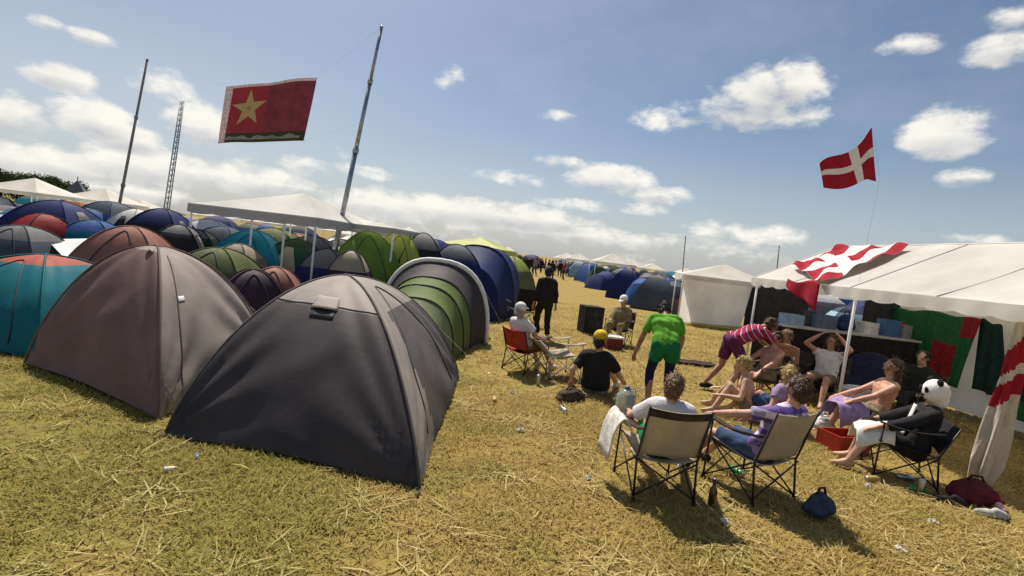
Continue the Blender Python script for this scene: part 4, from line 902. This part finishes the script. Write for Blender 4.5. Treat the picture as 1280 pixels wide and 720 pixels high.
wv.grid(lambda a, b2: base + u_ * (.10 + .36 * b2) + R_ * (-.05 + .10 * a) + f_ * (.137 + .012 * math.sin(PI * a)) * 1.0, 6, 12, thick=.006); wv.build('white_front', PW, pn)
bl = MB(); bl.grid(lambda u, v: V((-.30 + .44 * u, .14 + .34 * v, .575 - .18 * (2 * u - 1) ** 4 - .10 * v * v + .018 * math.sin(13 * u + 6 * v))), 20, 16, thick=.012)
bo_ = bl.build('blanket', cloth('white_blanket', (.74, .72, .69), .1, .05)); bo_.location = pq; bo_.rotation_euler = (0, 0, 1.15); tag(bo_, 'white cloth lying over the panda hood person knees', 'blanket')
# dark figure inside the marquee
q = V((6.55, 7.9, 0))
camp_chair('dark folding camp chair deep inside the marquee', q, 1.9, BROWN, BROWN, w=.55, backh=.82)
sit('person in dark clothes sitting deep in the marquee shade', q, 1.9, .05, shirt=DARKC, sleeve=1.7, pants=BLACKC, leg=1.8, hair=H_DK, look=(-.1, 1, 0), vox=.013, shoes=SHOE_D)

# ------------------------------------------------------------------ small things
def crate(label, loc, rz, sx, sy, sz, mt, name='crate', lid=None, cat='crate'):
    r = thing(name, label, cat, loc, rz); t_ = .02
    m = MB(); m.box((0, 0, t_ / 2), (sx, sy, t_)); m.build('base', mt, r)
    for (cx, cy, bx, by) in ((0, sy / 2 - t_ / 2, sx, t_), (0, -sy / 2 + t_ / 2, sx, t_), (sx / 2 - t_ / 2, 0, t_, sy - 2 * t_), (-sx / 2 + t_ / 2, 0, t_, sy - 2 * t_)):
        m = MB(); m.box((cx, cy, sz / 2 + .002), (bx - .003, by - .003, sz - .004)); m.build('side_panel', mt, r)
    if lid is not None:
        m = MB(); m.box((0, 0, sz + .022), (sx + .03, sy + .03, .04)); m.tube([V((-sx * .3, 0, sz + .04)), V((-sx * .3, 0, sz + .08)), V((sx * .3, 0, sz + .08)), V((sx * .3, 0, sz + .04))], .01, 6); m.build('lid', lid, r)
    return r
REDP = mat('red_plastic', (.32, .03, .015), .45, .08, 6, .05)
q = G(1052, 562); q.z = 0
crate('red plastic crate on the grass before the long haired person', q, .25, .48, .34, .22, REDP)
q = G(765, 436); q.z = 0
crate('small dark red cool box at the camouflage person feet', q, .2, .40, .28, .26, mat('dark_red_plastic', (.14, .02, .025), .5), 'cool_box', mat('white_plastic', (.68, .67, .64), .4), 'cool box')
q = G(736, 416); q.z = 0
sk = thing('loudspeaker', 'black boxy loudspeaker standing alone on the path', 'loudspeaker', q, .25)
m = MB(); m.box((0, 0, .38), (.54, .5, .74)); m.build('cabinet', mat('black_carpet', (.015, .014, .018), .9), sk)
m = MB(); m.box((0, -.256, .38), (.49, .012, .68)); gr_ = m.build('grille', mat('grille_black', (.025, .022, .03), .6), sk)
for z_, rr2 in ((.26, .17), (.56, .10)):
    m = MB(); m.tube([V((0, -.262, z_)), V((0, -.27, z_))], [rr2, rr2 * .95], 20); m.build('cone', mat('cone_black', (.04, .038, .04), .5), sk)
# water jug
q = G(779, 523); q.z = 0
jg = thing('water_jug', 'clear blue grey water container on the grass by the green shirt person', 'jug', q, .2)
m, t = newmat('clear_plastic'); b = t.n('ShaderNodeBsdfPrincipled', i_Roughness=.12, i_Transmission_Weight=.75, i_IOR=1.3); b.inputs['Base Color'].default_value = (.55, .68, .72, 1); o_ = t.n('ShaderNodeOutputMaterial'); t.l(b.outputs[0], o_.inputs[0]); CLEAR = m
m = MB(); m.tube([V((0, 0, .0)), V((0, 0, .02)), V((0, 0, .30)), V((0, 0, .36)), V((0, 0, .39))], [.11, .125, .125, .08, .035], 18); m.build('body', CLEAR, jg)
m = MB(); m.tube([V((0, 0, .388)), V((0, 0, .425))], .036, 14); m.build('cap', mat('blue_cap', (.05, .16, .32), .4), jg)
m = MB(); m.tube([V((.03, 0, .39)), V((.10, 0, .40)), V((.13, 0, .33)), V((.122, 0, .24))], .011, 6); m.build('handle', CLEAR, jg)
# towel on left chair arm
m = MB(); tw2 = c1 + Matrix.Rotation(R1, 3, 'Z') @ V((-.36, .02, .62))
m.grid(lambda u, v: V((-.13 + .20 * u, -.16 + .34 * v, .03 - .9 * (u - .62) ** 2 * .8 + .01 * math.sin(11 * v + 5 * u) - (.10 if u < .15 else 0))), 12, 14, thick=.008)
o = m.build('towel', cloth('pale_towel', (.62, .60, .55))); o.location = tw2; o.rotation_euler = (0, 0, R1); tag(o, 'pale towel over the arm of the left beige camp chair', 'towel')
# bags, cans, bottles, shoes
def bag(label, loc, rz, sx, sy, sz, mt, strapm):
    r = thing('bag', label, 'bag', loc, rz); m = MB(); m.ell((0, 0, sz * .48), sx * .5, sy * .5, sz * .5); m.ell((sx * .1, 0, sz * .35), sx * .5, sy * .5, sz * .36); m.ell((-sx * .1, .0, sz * .3), sx * .48, sy * .52, sz * .31)
    link_mesh('body', remesh(m, .012, 2, .012, 12, 3), mt, r)
    m = MB(); m.tube([V((-sx * .2, 0, sz * .85)), V((-sx * .1, 0, sz * 1.15)), V((sx * .1, 0, sz * 1.15)), V((sx * .2, 0, sz * .85))], .012, 6); m.build('strap', strapm, r)
    m = MB(); m.tube([V((-sx * .3, -sy * .32, sz * .74)), V((0, -sy * .38, sz * .80)), V((sx * .3, -sy * .32, sz * .74))], .006, 5); m.build('zip', M_zip, r)
bag('small slate blue bag on the grass behind the right beige chair', G(1022, 645), .3, .26, .18, .22, cloth('slate_blue', (.05, .07, .11)), SHOE_D)
bag('dark red bag at the foot of the bunched flag', G(1215, 628), -.2, .42, .30, .24, cloth('wine_red', (.13, .02, .03)), SHOE_D)
def shoe(label, loc, rz, mt, group=None):
    r = thing('shoe', label, 'shoe', loc, rz, group); m = MB(); m.rc(V((0, -.09, .045)), V((0, .05, .042)), .036, .042); m.rc(V((0, .05, .042)), V((0, .12, .035)), .042, .032); m.rc(V((0, -.08, .05)), V((0, -.02, .075)), .038, .034)
    link_mesh('upper', remesh(m, .009, 2), mt, r); m = MB(); m.box((0, .01, .010), (.085, .29, .018)); m.build('sole', RUB, r)
shoe('white trainer standing below the bunched flag', G(1240, 648), 1.3, cloth('worn_white', (.42, .41, .39))); shoe('pinkish trainer lying right of the wine red bag', G(1246, 640), -.4, cloth('pinkish', (.48, .30, .27)))
shoe('dark trainer left of the wine red bag', G(1188, 630), 1.2, SHOE_D)
def can(label, px, py, mt, fallen=False, group=None):
    q = G(px, py); r = thing('drink_can', label, 'can', (q.x, q.y, .033 if fallen else 0), random.uniform(0, 6), group)
    if fallen: r.rotation_euler = (PI / 2, 0, random.uniform(0, 6))
    m = MB(); m.tube([V((0, 0, .0)), V((0, 0, .008)), V((0, 0, .148)), V((0, 0, .164))], [.026, .033, .033, .027], 14); m.build('body', mt, r)
    m = MB(); m.tube([V((0, 0, .163)), V((0, 0, .168))], .026, 14); m.build('lid', M_peg, r)
can('green beer can lying on the grass before the panda hood person', 1135, 612, mat('can_green', (.03, .2, .06), .3), True); can('silver beer can upright near the black chair', 1150, 618, M_peg)
can('gold drink can lying behind the charcoal tent side', 618, 505, mat('can_gold', (.42, .30, .1), .4), True)
for lb, px_, py_, mt, fa in (('silver drink can lying in front of the black tee person', 700, 512, M_peg, True), ('green beer can standing by the water container', 800, 532, MC['can_green'], False), ('silver drink can standing near the pale patterned chair', 672, 482, M_peg, False), ('green beer can lying between the two beige chairs', 912, 588, MC['can_green'], True), ('gold beer can standing by the lilac top person', 925, 560, mat('can_gold', (.42, .30, .1), .4), False), ('gold beer can lying left of the black hooded chair', 1098, 602, mat('can_gold', (.42, .30, .1), .4), True), ('silver drink can lying in the grass under the black chair', 1120, 598, M_peg, True)):
    can(lb, px_, py_, mt, fa)
for n_, (lb, px_, py_) in enumerate((('crumpled paper scrap in the open grass right of the charcoal tent', 650, 540), ('crumpled paper scrap left of the left beige chair', 735, 600), ('crumpled paper scrap at the bottom between the two chairs', 905, 655), ('crumpled paper scrap before the wine red bag', 1165, 655), ('crumpled paper scrap by the black chair feet', 1085, 610), ('crumpled paper scrap near the bottom right grass', 1125, 690), ('crumpled paper scrap beside the pale patterned chair', 640, 492))):
    q = G(px_, py_); m = MB(); m.ell((0, 0, .018), .04, .03, .02, None, 14, 9)
    rq = random.Random(n_); m.v = [(x * rq.uniform(.6, 1.3), y * rq.uniform(.6, 1.3), max(.001, z * rq.uniform(.7, 1.4))) for x, y, z in m.v]
    m.sm = [False] * len(m.sm); o = m.build('paper_scrap', mat('paper_scrap', (.58, .56, .50), .9)); o.location = (q.x, q.y, .004); o.rotation_euler = (0, 0, n_); tag(o, lb, 'litter', 'crumpled paper scraps on the grass')
bag('beige rucksack on the grass behind the shirtless sitters', G(1000, 500), .4, .36, .28, .40, cloth('beige_canvas', (.33, .27, .18)), BROWN)
bag('small white carrier bag on the grass by the red crate', G(1028, 540), .1, .26, .2, .24, cloth('white_carrier', (.68, .68, .66), .2), WHITEC)
bag('dark brown bag lying behind the yellow capped person', G(712, 500), .8, .5, .26, .18, cloth('brown_bag', (.07, .05, .035)), BROWN)
q = G(889, 632); q.z = 0
bo2 = thing('bottle', 'brown beer bottle standing in the shadow of the left chair', 'bottle', q)
m = MB(); m.tube([V((0, 0, 0)), V((0, 0, .01)), V((0, 0, .14)), V((0, 0, .18)), V((0, 0, .235))], [.030, .033, .033, .014, .013], 14); m.build('glass', mat('brown_glass', (.05, .022, .008), .12, .05, 5, 0, spec=.6), bo2)
m = MB(); m.tube([V((0, 0, .234)), V((0, 0, .243))], .015, 12); m.build('cap', M_peg, bo2)
for lb, px_, py_, mt in (('clear plastic cup lying on grass before the charcoal tent', 246, 575, CLEAR), ('white paper cup crushed on the grass by the mauve tent', 213, 590, mat('paper_cup', (.7, .68, .64)))):
    q = G(px_, py_); r = thing('cup', lb, 'cup', (q.x, q.y, .022)); r.rotation_euler = (1.45, 0, random.uniform(0, 6)); m = MB(); m.tube([V((0, 0, -.035)), V((0, 0.004, 0)), V((0, 0, .035))], [.017, .016, .025], 14); m.build('cup_wall', mt, r)
    m = MB(); m.tube([V((0, 0, .034)), V((0, 0, .037))], .026, 14); m.build('rim', mt, r)
# dark rug / blankets on the ground round the group
m = MB(); q = G(862, 455); m.grid(lambda u, v: V((-.55 + 1.1 * u, -.22 + .44 * v, .05 + .018 * math.sin(9 * u + 5 * v) ** 2)), 16, 8, thick=.008)
o = m.build('picnic_blanket', cloth('dark_brown_rug', (.045, .028, .022))); o.location = (q.x, q.y, 0); tag(o, 'dark brown blanket on the ground behind the green shirt person', 'blanket')
# ------------------------------------------------------------------ inside the marquee
m = MB(); m.grid(lambda u, v: V((MX0 + .06 + 1.05 * u, MY1 - .02 + .03 * math.sin(u * 16), .10 + (EAVE - .16) * v)), 20, 6); m.build('interior_shade_sheet', cloth('shade_sheet_dark', (.035, .033, .035)), mq, o0)  # dark sheet added to paint the shade inside the marquee
m = MB(); m.grid(lambda u, v: V((MX1 - .75 + .73 * u, MY1 - .02 + .03 * math.sin(u * 16), .10 + (EAVE - .16) * v)), 20, 6); m.build('interior_shade_sheet', cloth('shade_sheet_dark', (.035, .033, .035)), mq, o0)  # second added sheet, same painted interior shade at the wall side
ct_ = thing('bar_counter', 'black cloth covered bar counter with pale top across the marquee end', 'counter', (6.5, 9.7, 0), 0)
m = MB(); m.grid(lambda u, v: V((-1.28 + 2.56 * u, -.32 + .015 * math.sin(u * 70), .03 + 1.14 * v)), 90, 4); m.build('skirt', BLACKC, ct_)
m = MB(); m.box((0, 0, 1.19), (2.62, .66, .035)); m.build('counter_top', mat('pale_counter', (.45, .44, .42), .5), ct_)
for x in (-1.2, 1.2):
    for y in (-.26, .26):
        m = MB(); m.tube([V((x, y, 0)), V((x, y, 1.17))], .02, 6); m.build('leg', FRAME, ct_)
for i, (x, lb, mt, sz) in enumerate(((5.85, 'small dark crate behind the pale blue crate on the counter', mat('dark_plastic', (.05, .05, .06), .5), (.24, .2, .30)), (7.35, 'blue box standing at the wall end of the bar counter', mat('blue_box', (.06, .13, .3), .5), (.3, .26, .32)), (7.62, 'grey box against the wall on the bar counter', mat('grey_box', (.22, .22, .23), .6), (.2, .26, .26)))):
    crate(lb, (x, 9.82 if i == 0 else 9.66, 1.209), .12 * i - .1, *sz, mt, 'crate' if i < 1 else 'box', None, 'crate' if i < 1 else 'box')
for i, (x, lb, mt, sz) in enumerate(((5.50, 'pale blue crate on the bar counter', mat('ice_blue_plastic', (.25, .36, .5), .5), (.36, .28, .20)), (6.1, 'slate crate in the middle of the bar counter', mat('slate_plastic', (.10, .13, .2), .5), (.42, .30, .26)), (6.95, 'white box at the back end of the bar counter', mat('white_box', (.6, .6, .6), .6), (.34, .30, .22)))):
    crate(lb, (x, 9.72, 1.209), .1 * i, *sz, mt, 'crate' if i < 2 else 'box', None, 'crate' if i < 2 else 'box')
bag('navy rucksack lying on the bar counter between crates', (6.55, 9.7, 1.209), .2, .34, .28, .34, cloth('navy_canvas', (.03, .05, .14)), SHOE_D)
# navy round chair
NVC = cloth('navy_moon_chair', (.022, .026, .06), .05)
mc = thing('moon_chair', 'round navy moon chair under the marquee', 'chair', (6.35, 8.75, 0), 2.0)
m = MB(); m.grid(lambda u, v: V((.40 * v * math.cos(2 * PI * u), .05 - .10 + .40 * v * math.sin(2 * PI * u) * .62, .62 - .16 * (1 - v * v) + .40 * v * -math.sin(2 * PI * u) * .78)), 24, 8, thick=.012); m.build('seat', NVC, mc)
m = MB(); m.tube([V((.40 * math.cos(a), -.05 + .40 * math.sin(a) * .62, .62 - .40 * math.sin(a) * .78)) for a in [2 * PI * i / 24 for i in range(25)]], .013, 6); m.build('rim', FRAME, mc)
for sg in (-1, 1):
    m = MB(); m.tube([V((sg * .3, .25, .0)), V((sg * .26, -.18, .72))], .012, 6); m.build('leg', FRAME, mc)
    m = MB(); m.tube([V((sg * .3, -.30, .0)), V((sg * .26, .1, .42))], .012, 6); m.build('leg', FRAME, mc)
# white cool box under marquee front
crate('white cool box on the grass under the marquee post', G(1062, 512), .2, .42, .32, .34, mat('white_plastic', (.68, .67, .64), .4), 'cool_box', mat('white_plastic', (.68, .67, .64), .4), 'cool box')
# hung cloths on the back wall
def hung(label, pxs, x, mats, mfn, name='hung_flag', cat='flag', sl=0.0, gather=.0):
    P = [PX(a_, b_, x) for a_, b_ in pxs]; o0 = (P[0] + P[2]) * .5
    m = MB(); m.grid(lambda u, v: P[0].lerp(P[1], u).lerp(P[3].lerp(P[2], u), v) - o0 + V((.03 * math.sin(u * 17 + v * 2) * (.3 + v), gather * math.sin(v * 3) * (u - .5), .02 * math.sin(u * 9))), 30, 24, thick=.004, mfn=mfn)
    o = m.build(name, mats); o.location = o0; return tag(o, label, cat)
HG = cloth('hung_green', (.022, .13, .05), .15); HR = cloth('hung_red', (.27, .02, .025), .15); HD = cloth('hung_dark', (.014, .035, .03), .1)
hung('green and red flag hung on the marquee back wall nearest the counter', [(1112, 384), (1168, 390), (1166, 470), (1120, 452)], 7.93, [HG, HR], lambda u, v: 1 if (v - .42) ** 2 * 2 + (u - .25) ** 2 < .07 else 0)
hung('green flag with red lower panel hung in the middle of the back wall', [(1160, 388), (1228, 400), (1196, 486), (1152, 470)], 7.86, [HG, HR], lambda u, v: 1 if (abs(u - .45) < .24 and v > .42) or (u > .7 and v < .3) else 0)
hung('dark green jacket like cloth hung on the white back wall', [(1226, 398), (1254, 408), (1262, 498), (1212, 486)], 7.92, [HD], lambda u, v: 0, 'hung_cloth', 'cloth')
hung('dark green cloth hung at the near end of the back wall', [(1272, 410), (1310, 420), (1310, 540), (1266, 524)], 7.92, [HD, HG], lambda u, v: 0 if v < .8 else 1, 'hung_cloth', 'cloth')

# ------------------------------------------------------------------ far tents, crowd, trees
ORD = ['first', 'second', 'third', 'fourth', 'fifth', 'sixth', 'seventh', 'eighth', 'ninth', 'tenth', 'eleventh', 'twelfth', 'thirteenth', 'fourteenth', 'fifteenth', 'sixteenth']
rr = random.Random(21); seedn = 100
ROWN = ['front row', 'second row', 'third row', 'fourth row', 'fifth row']
def far_tent(lb, x, y, col, top, h, w, group, kind):
    global seedn
    seedn += 1; rot = rr.uniform(-.5, .5)
    if kind == 0: dome_at(lb, x, 0, y, w, w * rr.uniform(.85, 1.15), rot, col, top, rr.uniform(.45, .75), group, 0, 8, seedn, z=h)
    else:
        c, s = math.cos(rot + 1.2), math.sin(rot + 1.2)
        tunnel(lb, [(x - c * w * .5, y - s * w * .5, w * .38, h * .8), (x, y, w * .46, h), (x + c * w * .5, y + s * w * .5, w * .40, h * .85)], [nm(col), nm(top)], [0, 1], group, ends=(w * .25, w * .2), n=10, detail=0, hoops={1: (nm(top), .015)})
RC = ['slate', 'blue', 'navy', 'grey', 'navy', 'dark green', 'blue', 'slate', 'ice blue', 'charcoal', 'navy', 'white', 'grey', 'bottle', 'blue', 'red']
k = 0
a0 = G(815, 387); a1 = G(706, 339)
for row in range(4):
    cnt = [15, 12, 9, 8][row]
    for i in range(cnt):
        f = (i / 12) ** 1.3; y = a0.y + (a1.y - a0.y) * f * 1.0 + row * 2.3 + rr.uniform(-.5, .5); x = a0.x + (a1.x - a0.x) * f + row * 2.9 + rr.uniform(-.4, .4) + row * f * 2
        if row == 0 and i == 0: y += .6
        if x / y > .33 and row > 0 and y < 24: continue
        col = RC[k % len(RC)]; top = RC[(k * 5 + 3) % len(RC)] if k % 3 == 0 else col; kind = k % 3 == 1; k += 1
        lb = f'{col} {"tunnel" if kind else "dome"} tent, {ORD[i]} along the {ROWN[row]} right of the path'
        far_tent(lb, x, y, col, top, rr.uniform(1.3, 1.9), rr.uniform(1.9, 2.6), TG_R, kind)
LC = ['blue', 'white', 'navy', 'grey', 'teal', 'slate', 'green', 'sand', 'navy', 'orange', 'olive', 'blue', 'grey', 'white', 'charcoal', 'ice blue']
k = 0
for row, (y, xs) in enumerate(((18.5, (-17.5, -14.2, -11.0, -7.6, -4.6)), (23, (-23.5, -20.0, -16.4, -12.8, -9.3, -5.9, -2.4)), (29, (-31, -27, -23, -19, -15, -11, -7, -3.0)), (37, (-40, -35, -30, -25, -20, -15, -9, -4)), (48, (-51, -45, -38, -31, -24, -16, -8, -3)))):
    for i, x in enumerate(xs):
        col = LC[k % len(LC)]; top = LC[(k * 7 + 2) % len(LC)] if k % 3 == 0 else col; kind = k % 4 == 1; k += 1
        lb = f'{col} {"tunnel" if kind else "dome"} tent, {ORD[i]} from the left in the {["nearest","second","third","fourth","farthest"][row]} back row behind the gazebos'
        lb = f'{col} {"tunnel" if kind else "dome"} tent, {ORD[i]} from left, {["nearest","second","third","fourth","farthest"][row]} row behind the gazebos'
        far_tent(lb, x + rr.uniform(-.5, .5), y + rr.uniform(-.8, .8), col, top, rr.uniform(1.35, 1.95), rr.uniform(2.0, 3.0), 'tents in rows behind the white gazebos', kind)
for i, (x, y, col, top, kd, w, h) in enumerate(((8.7, 13.6, 'slate', 'ice blue', 0, 1.5, 1.15), (10.9, 14.2, 'blue', 'white', 1, 1.6, 1.2), (12.6, 15.0, 'grey', 'charcoal', 0, 1.7, 1.3), (9.6, 16.6, 'navy', 'slate', 0, 1.7, 1.35), (12.2, 18.0, 'ice blue', 'slate', 0, 1.8, 1.45), (15.2, 19.2, 'slate', 'navy', 1, 2.8, 1.6), (18.5, 20.5, 'blue', 'blue', 0, 2.8, 1.6), (15.0, 25.0, 'grey', 'white', 0, 3.2, 1.9), (20.0, 27.5, 'navy', 'ice blue', 1, 3.2, 1.8), (25.0, 29.0, 'white', 'slate', 0, 3.2, 1.9), (19.0, 36.0, 'slate', 'slate', 0, 3.4, 1.9), (25.0, 38.0, 'blue', 'white', 0, 3.6, 2.0), (32.0, 40.0, 'white', 'white', 1, 3.6, 2.0))):
    far_tent(f'{col} {"tunnel" if kd else "dome"} tent, {ORD[i] if i < 12 else "last"} of those seen through the open marquee end', x, y, col, top, h, w, 'tents seen through the open marquee end', kd)
k = 0
for row, (y, x0, x1, n_) in enumerate(((66, 8.5, 32, 7), (80, 3, 42, 9), (98, -8, 40, 9))):
    for i in range(n_):
        x = x0 + (x1 - x0) * i / (n_ - 1) + rr.uniform(-.8, .8); k += 1
        if k % 3 == 0: gazebo(f'tiny far white gazebo, {ORD[i]} in the {["nearer", "middle", "farthest"][row]} line on the centre horizon', [(x - 2, y), (x + 2, y), (x + 2, y + 4), (x - 2, y + 4)], 2.0, 3.0, PVC, PVC, 'tiny white gazebos on the horizon')
        else: far_tent(f'tiny far {LC[(k * 5) % 16]} tent, {ORD[i]} in the {["nearer", "middle", "farthest"][row]} line on the centre horizon', x, y, LC[(k * 5) % 16], LC[(k * 5) % 16], 2.0, 3.8, 'tiny tents on the centre horizon', 0)
for i, (px_, ty, y, w, lo, hi, lb) in enumerate(((-2, 268, 15, 2.2, 'blue', 'ice blue', 'blue dome tent with ice blue top cut by the left picture edge'), (8, 258, 18, 2.2, 'white', 'grey', 'white and grey dome tent behind the blue grey tent'), (110, 262, 14.2, 1.6, 'ice blue', 'blue', 'small ice blue dome tent between the navy and mid blue tents'), (172, 262, 14, 1.6, 'sand', 'white', 'small sand and white dome tent left of the blackish tent'), (120, 276, 11.6, 1.7, 'teal', 'blue', 'teal and blue dome tent behind the salmon red tent'), (98, 285, 11.8, 1.6, 'slate', 'navy', 'slate dome tent with navy top behind the white tarpaulin'), (226, 282, 10.4, 1.5, 'charcoal', 'grey', 'charcoal dome tent with grey top by the gazebo corner post'), (248, 288, 11.0, 1.5, 'dark green', 'grey', 'small dark green dome tent with grey top under the gazebo'), (300, 306, 10.2, 1.3, 'grey', 'sand', 'small grey dome tent with sand top before the turquoise tent'), (372, 300, 12.0, 1.7, 'bottle', 'dark green', 'bottle green dome tent between the narrow gazebo posts'), (410, 312, 11.6, 1.5, 'navy', 'grey', 'navy dome tent with grey top below the tall flag pole'), (440, 314, 11.0, 1.2, 'plum', 'sand', 'small plum dome tent with sand top before the bright green tent'), (545, 300, 17, 1.9, 'blue', 'navy', 'blue dome tent with navy top under the lime gazebo'), (636, 318, 24, 2.4, 'olive', 'lime', 'olive dome tent with lime top behind the navy tunnel tent'), (55, 268, 11.0, 1.5, 'plum', 'red', 'plum dome tent with red top before the big navy tent'))):
    dome_at(lb, px_, ty, y, w, w * 1.05, rr.uniform(-.5, .5), lo, hi, rr.uniform(.4, .7), TG_L, 1, 10, 300 + i)
k = 3
for row, (y, x0, x1, n_) in enumerate(((58, -56, -4, 11), (76, -66, -2, 11))):
    for i in range(n_):
        x = x0 + (x1 - x0) * i / (n_ - 1) + rr.uniform(-1, 1); k += 1
        if k % 3 == 0: gazebo(f'tiny far white gazebo, {ORD[i]} from left in the {["nearer", "farther"][row]} line on the left horizon', [(x - 2.4, y), (x + 2.4, y), (x + 2.4, y + 4), (x - 2.4, y + 4)], 2.0, 3.0, PVC, PVC, 'tiny white gazebos on the horizon')
        else: far_tent(f'tiny far {LC[(k * 5) % 16]} tent, {ORD[i]} from left in the {["nearer", "farther"][row]} line on the left horizon', x, y, LC[(k * 5) % 16], LC[(k * 3) % 16], 2.1, 4.4, 'tiny tents on the left horizon', 0)
# left of the path, receding
for i, (px_, py_, col) in enumerate(((652, 352, 'slate'), (648, 338, 'olive'), (655, 333, 'sand'), (662, 330, 'charcoal'))):
    q = G(px_ - 8, py_); far_tent(f'{col} tent, {ORD[i]} beyond the navy tunnel tent left of the path', q.x - 1.2, q.y, col, col, 1.7, 2.8, TG_L, i % 2)
# far crowd
crowd_src = []
for i, (sh_, pt_) in enumerate(((BLACKC, DARKC), (GREYC, JEAN), (REDC, BLACKC), (WHITEC, JEAN))):
    r, _ = person(f'far person standing in the crowd at the end of the path', (0, 0, 0), 0, (0, 0, .93), (.0, .03, 1.44), ((-.26, .05, .83), (.27, .08, .85)), ((-.12, .10, .09), (.13, -.10, .09)), (.1, 1, 0), shirt=sh_, sleeve=.7 if i else 1.8, pants=pt_, leg=1.9 if i != 3 else .8, hair=(H_DK, H_BR, H_BL, H_BR)[i], shoes=None, vox=.022, group='far crowd on the path', fingers=False)
    crowd_src.append(r)
def copy_tree(o, parent=None):
    c = o.copy(); C.objects.link(c); c.parent = parent
    for ch in [x for x in o.children]: copy_tree(ch, c)
    return c
spots = [(652, 347), (659, 343), (668, 345), (684, 346), (692, 344), (699, 347), (704, 350), (709, 346), (713, 343), (720, 346), (727, 349), (688, 352), (697, 341), (706, 341), (735, 346), (742, 350), (663, 340), (676, 341), (718, 341), (730, 343), (646, 339), (655, 338), (672, 337), (681, 338), (690, 337), (700, 337), (708, 338), (716, 337), (724, 339), (738, 341), (694, 339), (712, 339)]
cn = ['black', 'grey', 'red', 'white']
for i, (px_, py_) in enumerate(spots):
    kk = (0, 0, 1, 0, 3, 0, 2, 1)[i % 8]; q = G(px_, py_); 
    r = crowd_src[kk] if crowd_src[kk].location.length == 0 else copy_tree(crowd_src[kk])
    r.location = (q.x, q.y, 0); r.rotation_euler = (0, 0, rr.uniform(0, 6.28)); r['label'] = f'tiny far person in {cn[kk]} top standing in the crowd closing off the path'
# trees and grey peaked tent at far left
LEAF = blade_mat('tree_leaves', ((.035, .055, .018), (.05, .07, .022), (.03, .05, .015), (.02, .035, .012)), .5); BARK = mat('bark', (.06, .045, .035), .9, .3, 8)
def tree(label, x, y, h, w, sd_):
    r = thing('tree', label, 'tree', (x, y, 0), 0, 'trees on the far left horizon'); g = np.random.default_rng(sd_)
    m = MB(); m.tube([V((0, 0, 0)), V((.1, 0, h * .3)), V((0, .1, h * .75))], [.28, .2, .06], 8)
    for q in range(6):
        a_ = q * 1.05; m.tube([V((0, 0, h * (.28 + .05 * q))), V((math.cos(a_) * w * .28, math.sin(a_) * w * .28, h * (.5 + .06 * q)))], [.09, .03], 6)
    m.build('trunk', BARK, r)
    n = 4200; k_ = 26
    cc = np.stack([g.normal(0, w * .24, k_), g.normal(0, w * .24, k_), h * (.35 + .55 * g.random(k_) ** .8)], 1); rad = g.uniform(.10, .22, k_) * w
    sc_ = np.clip(1.25 - np.abs(cc[:, 2] / h - .55) * 1.3, .4, 1.1); cc[:, :2] *= sc_[:, None]
    i_ = g.integers(0, k_, n); d = g.normal(0, 1, (n, 3)); d /= np.linalg.norm(d, axis=1)[:, None]; p_ = cc[i_] + d * (rad[i_] * g.random(n) ** .35)[:, None]
    a_ = g.normal(0, 1, (n, 3)); a_ /= np.linalg.norm(a_, axis=1)[:, None]; b__ = np.cross(a_, d); sz = .30
    vs = np.stack([p_ - a_ * sz, p_ + b__ * sz * .6, p_ + a_ * sz, p_ - b__ * sz * .6], 1).reshape(-1, 3)
    me = bpy.data.meshes.new('crown'); me.from_pydata(vs.tolist(), [], [(4 * q, 4 * q + 1, 4 * q + 2, 4 * q + 3) for q in range(n)]); me.materials.append(LEAF)
    o = bpy.data.objects.new('crown', me); C.objects.link(o); o.parent = r
for i, (px_, top_y, y, w) in enumerate(((2, 222, 120, 9), (22, 221, 118, 9), (42, 219, 112, 10), (60, 222, 116, 9), (78, 228, 122, 8), (-18, 221, 118, 10))):
    p = D(px_, top_y, y); tree(f'dark bushy tree, {ORD[i]} in the clump on the left horizon' if i < 5 else 'dark bushy tree cut by the left picture edge', p.x, y, p.z, w, i)
p = D(97, 225, 70); r = thing('pointed_tent', 'grey steep pointed tent on the left skyline by the trees', 'tent', (p.x, 70, 0), .5)
m = MB(); PT_ = [V((-3, -3, 0)), V((3, -3, 0)), V((3, 3, 0)), V((-3, 3, 0))]
for q in range(4): m.grid(lambda u, v: PT_[q].lerp(PT_[(q + 1) % 4], u).lerp(V((0, 0, p.z)), v ** .8 if v > 0 else 0) , 6, 8)
m.build('canvas', nylon('grey_canvas', (.14, .145, .16), 0), r); m = MB(); m.tube([V((0, 0, p.z - .2)), V((0, 0, p.z + .5))], .06, 6); m.build('pole_tip', WOODP, r)
# marquee top far left
S.cycles.use_denoising = True
S.cycles.max_bounces = 8; S.cycles.transparent_max_bounces = 8
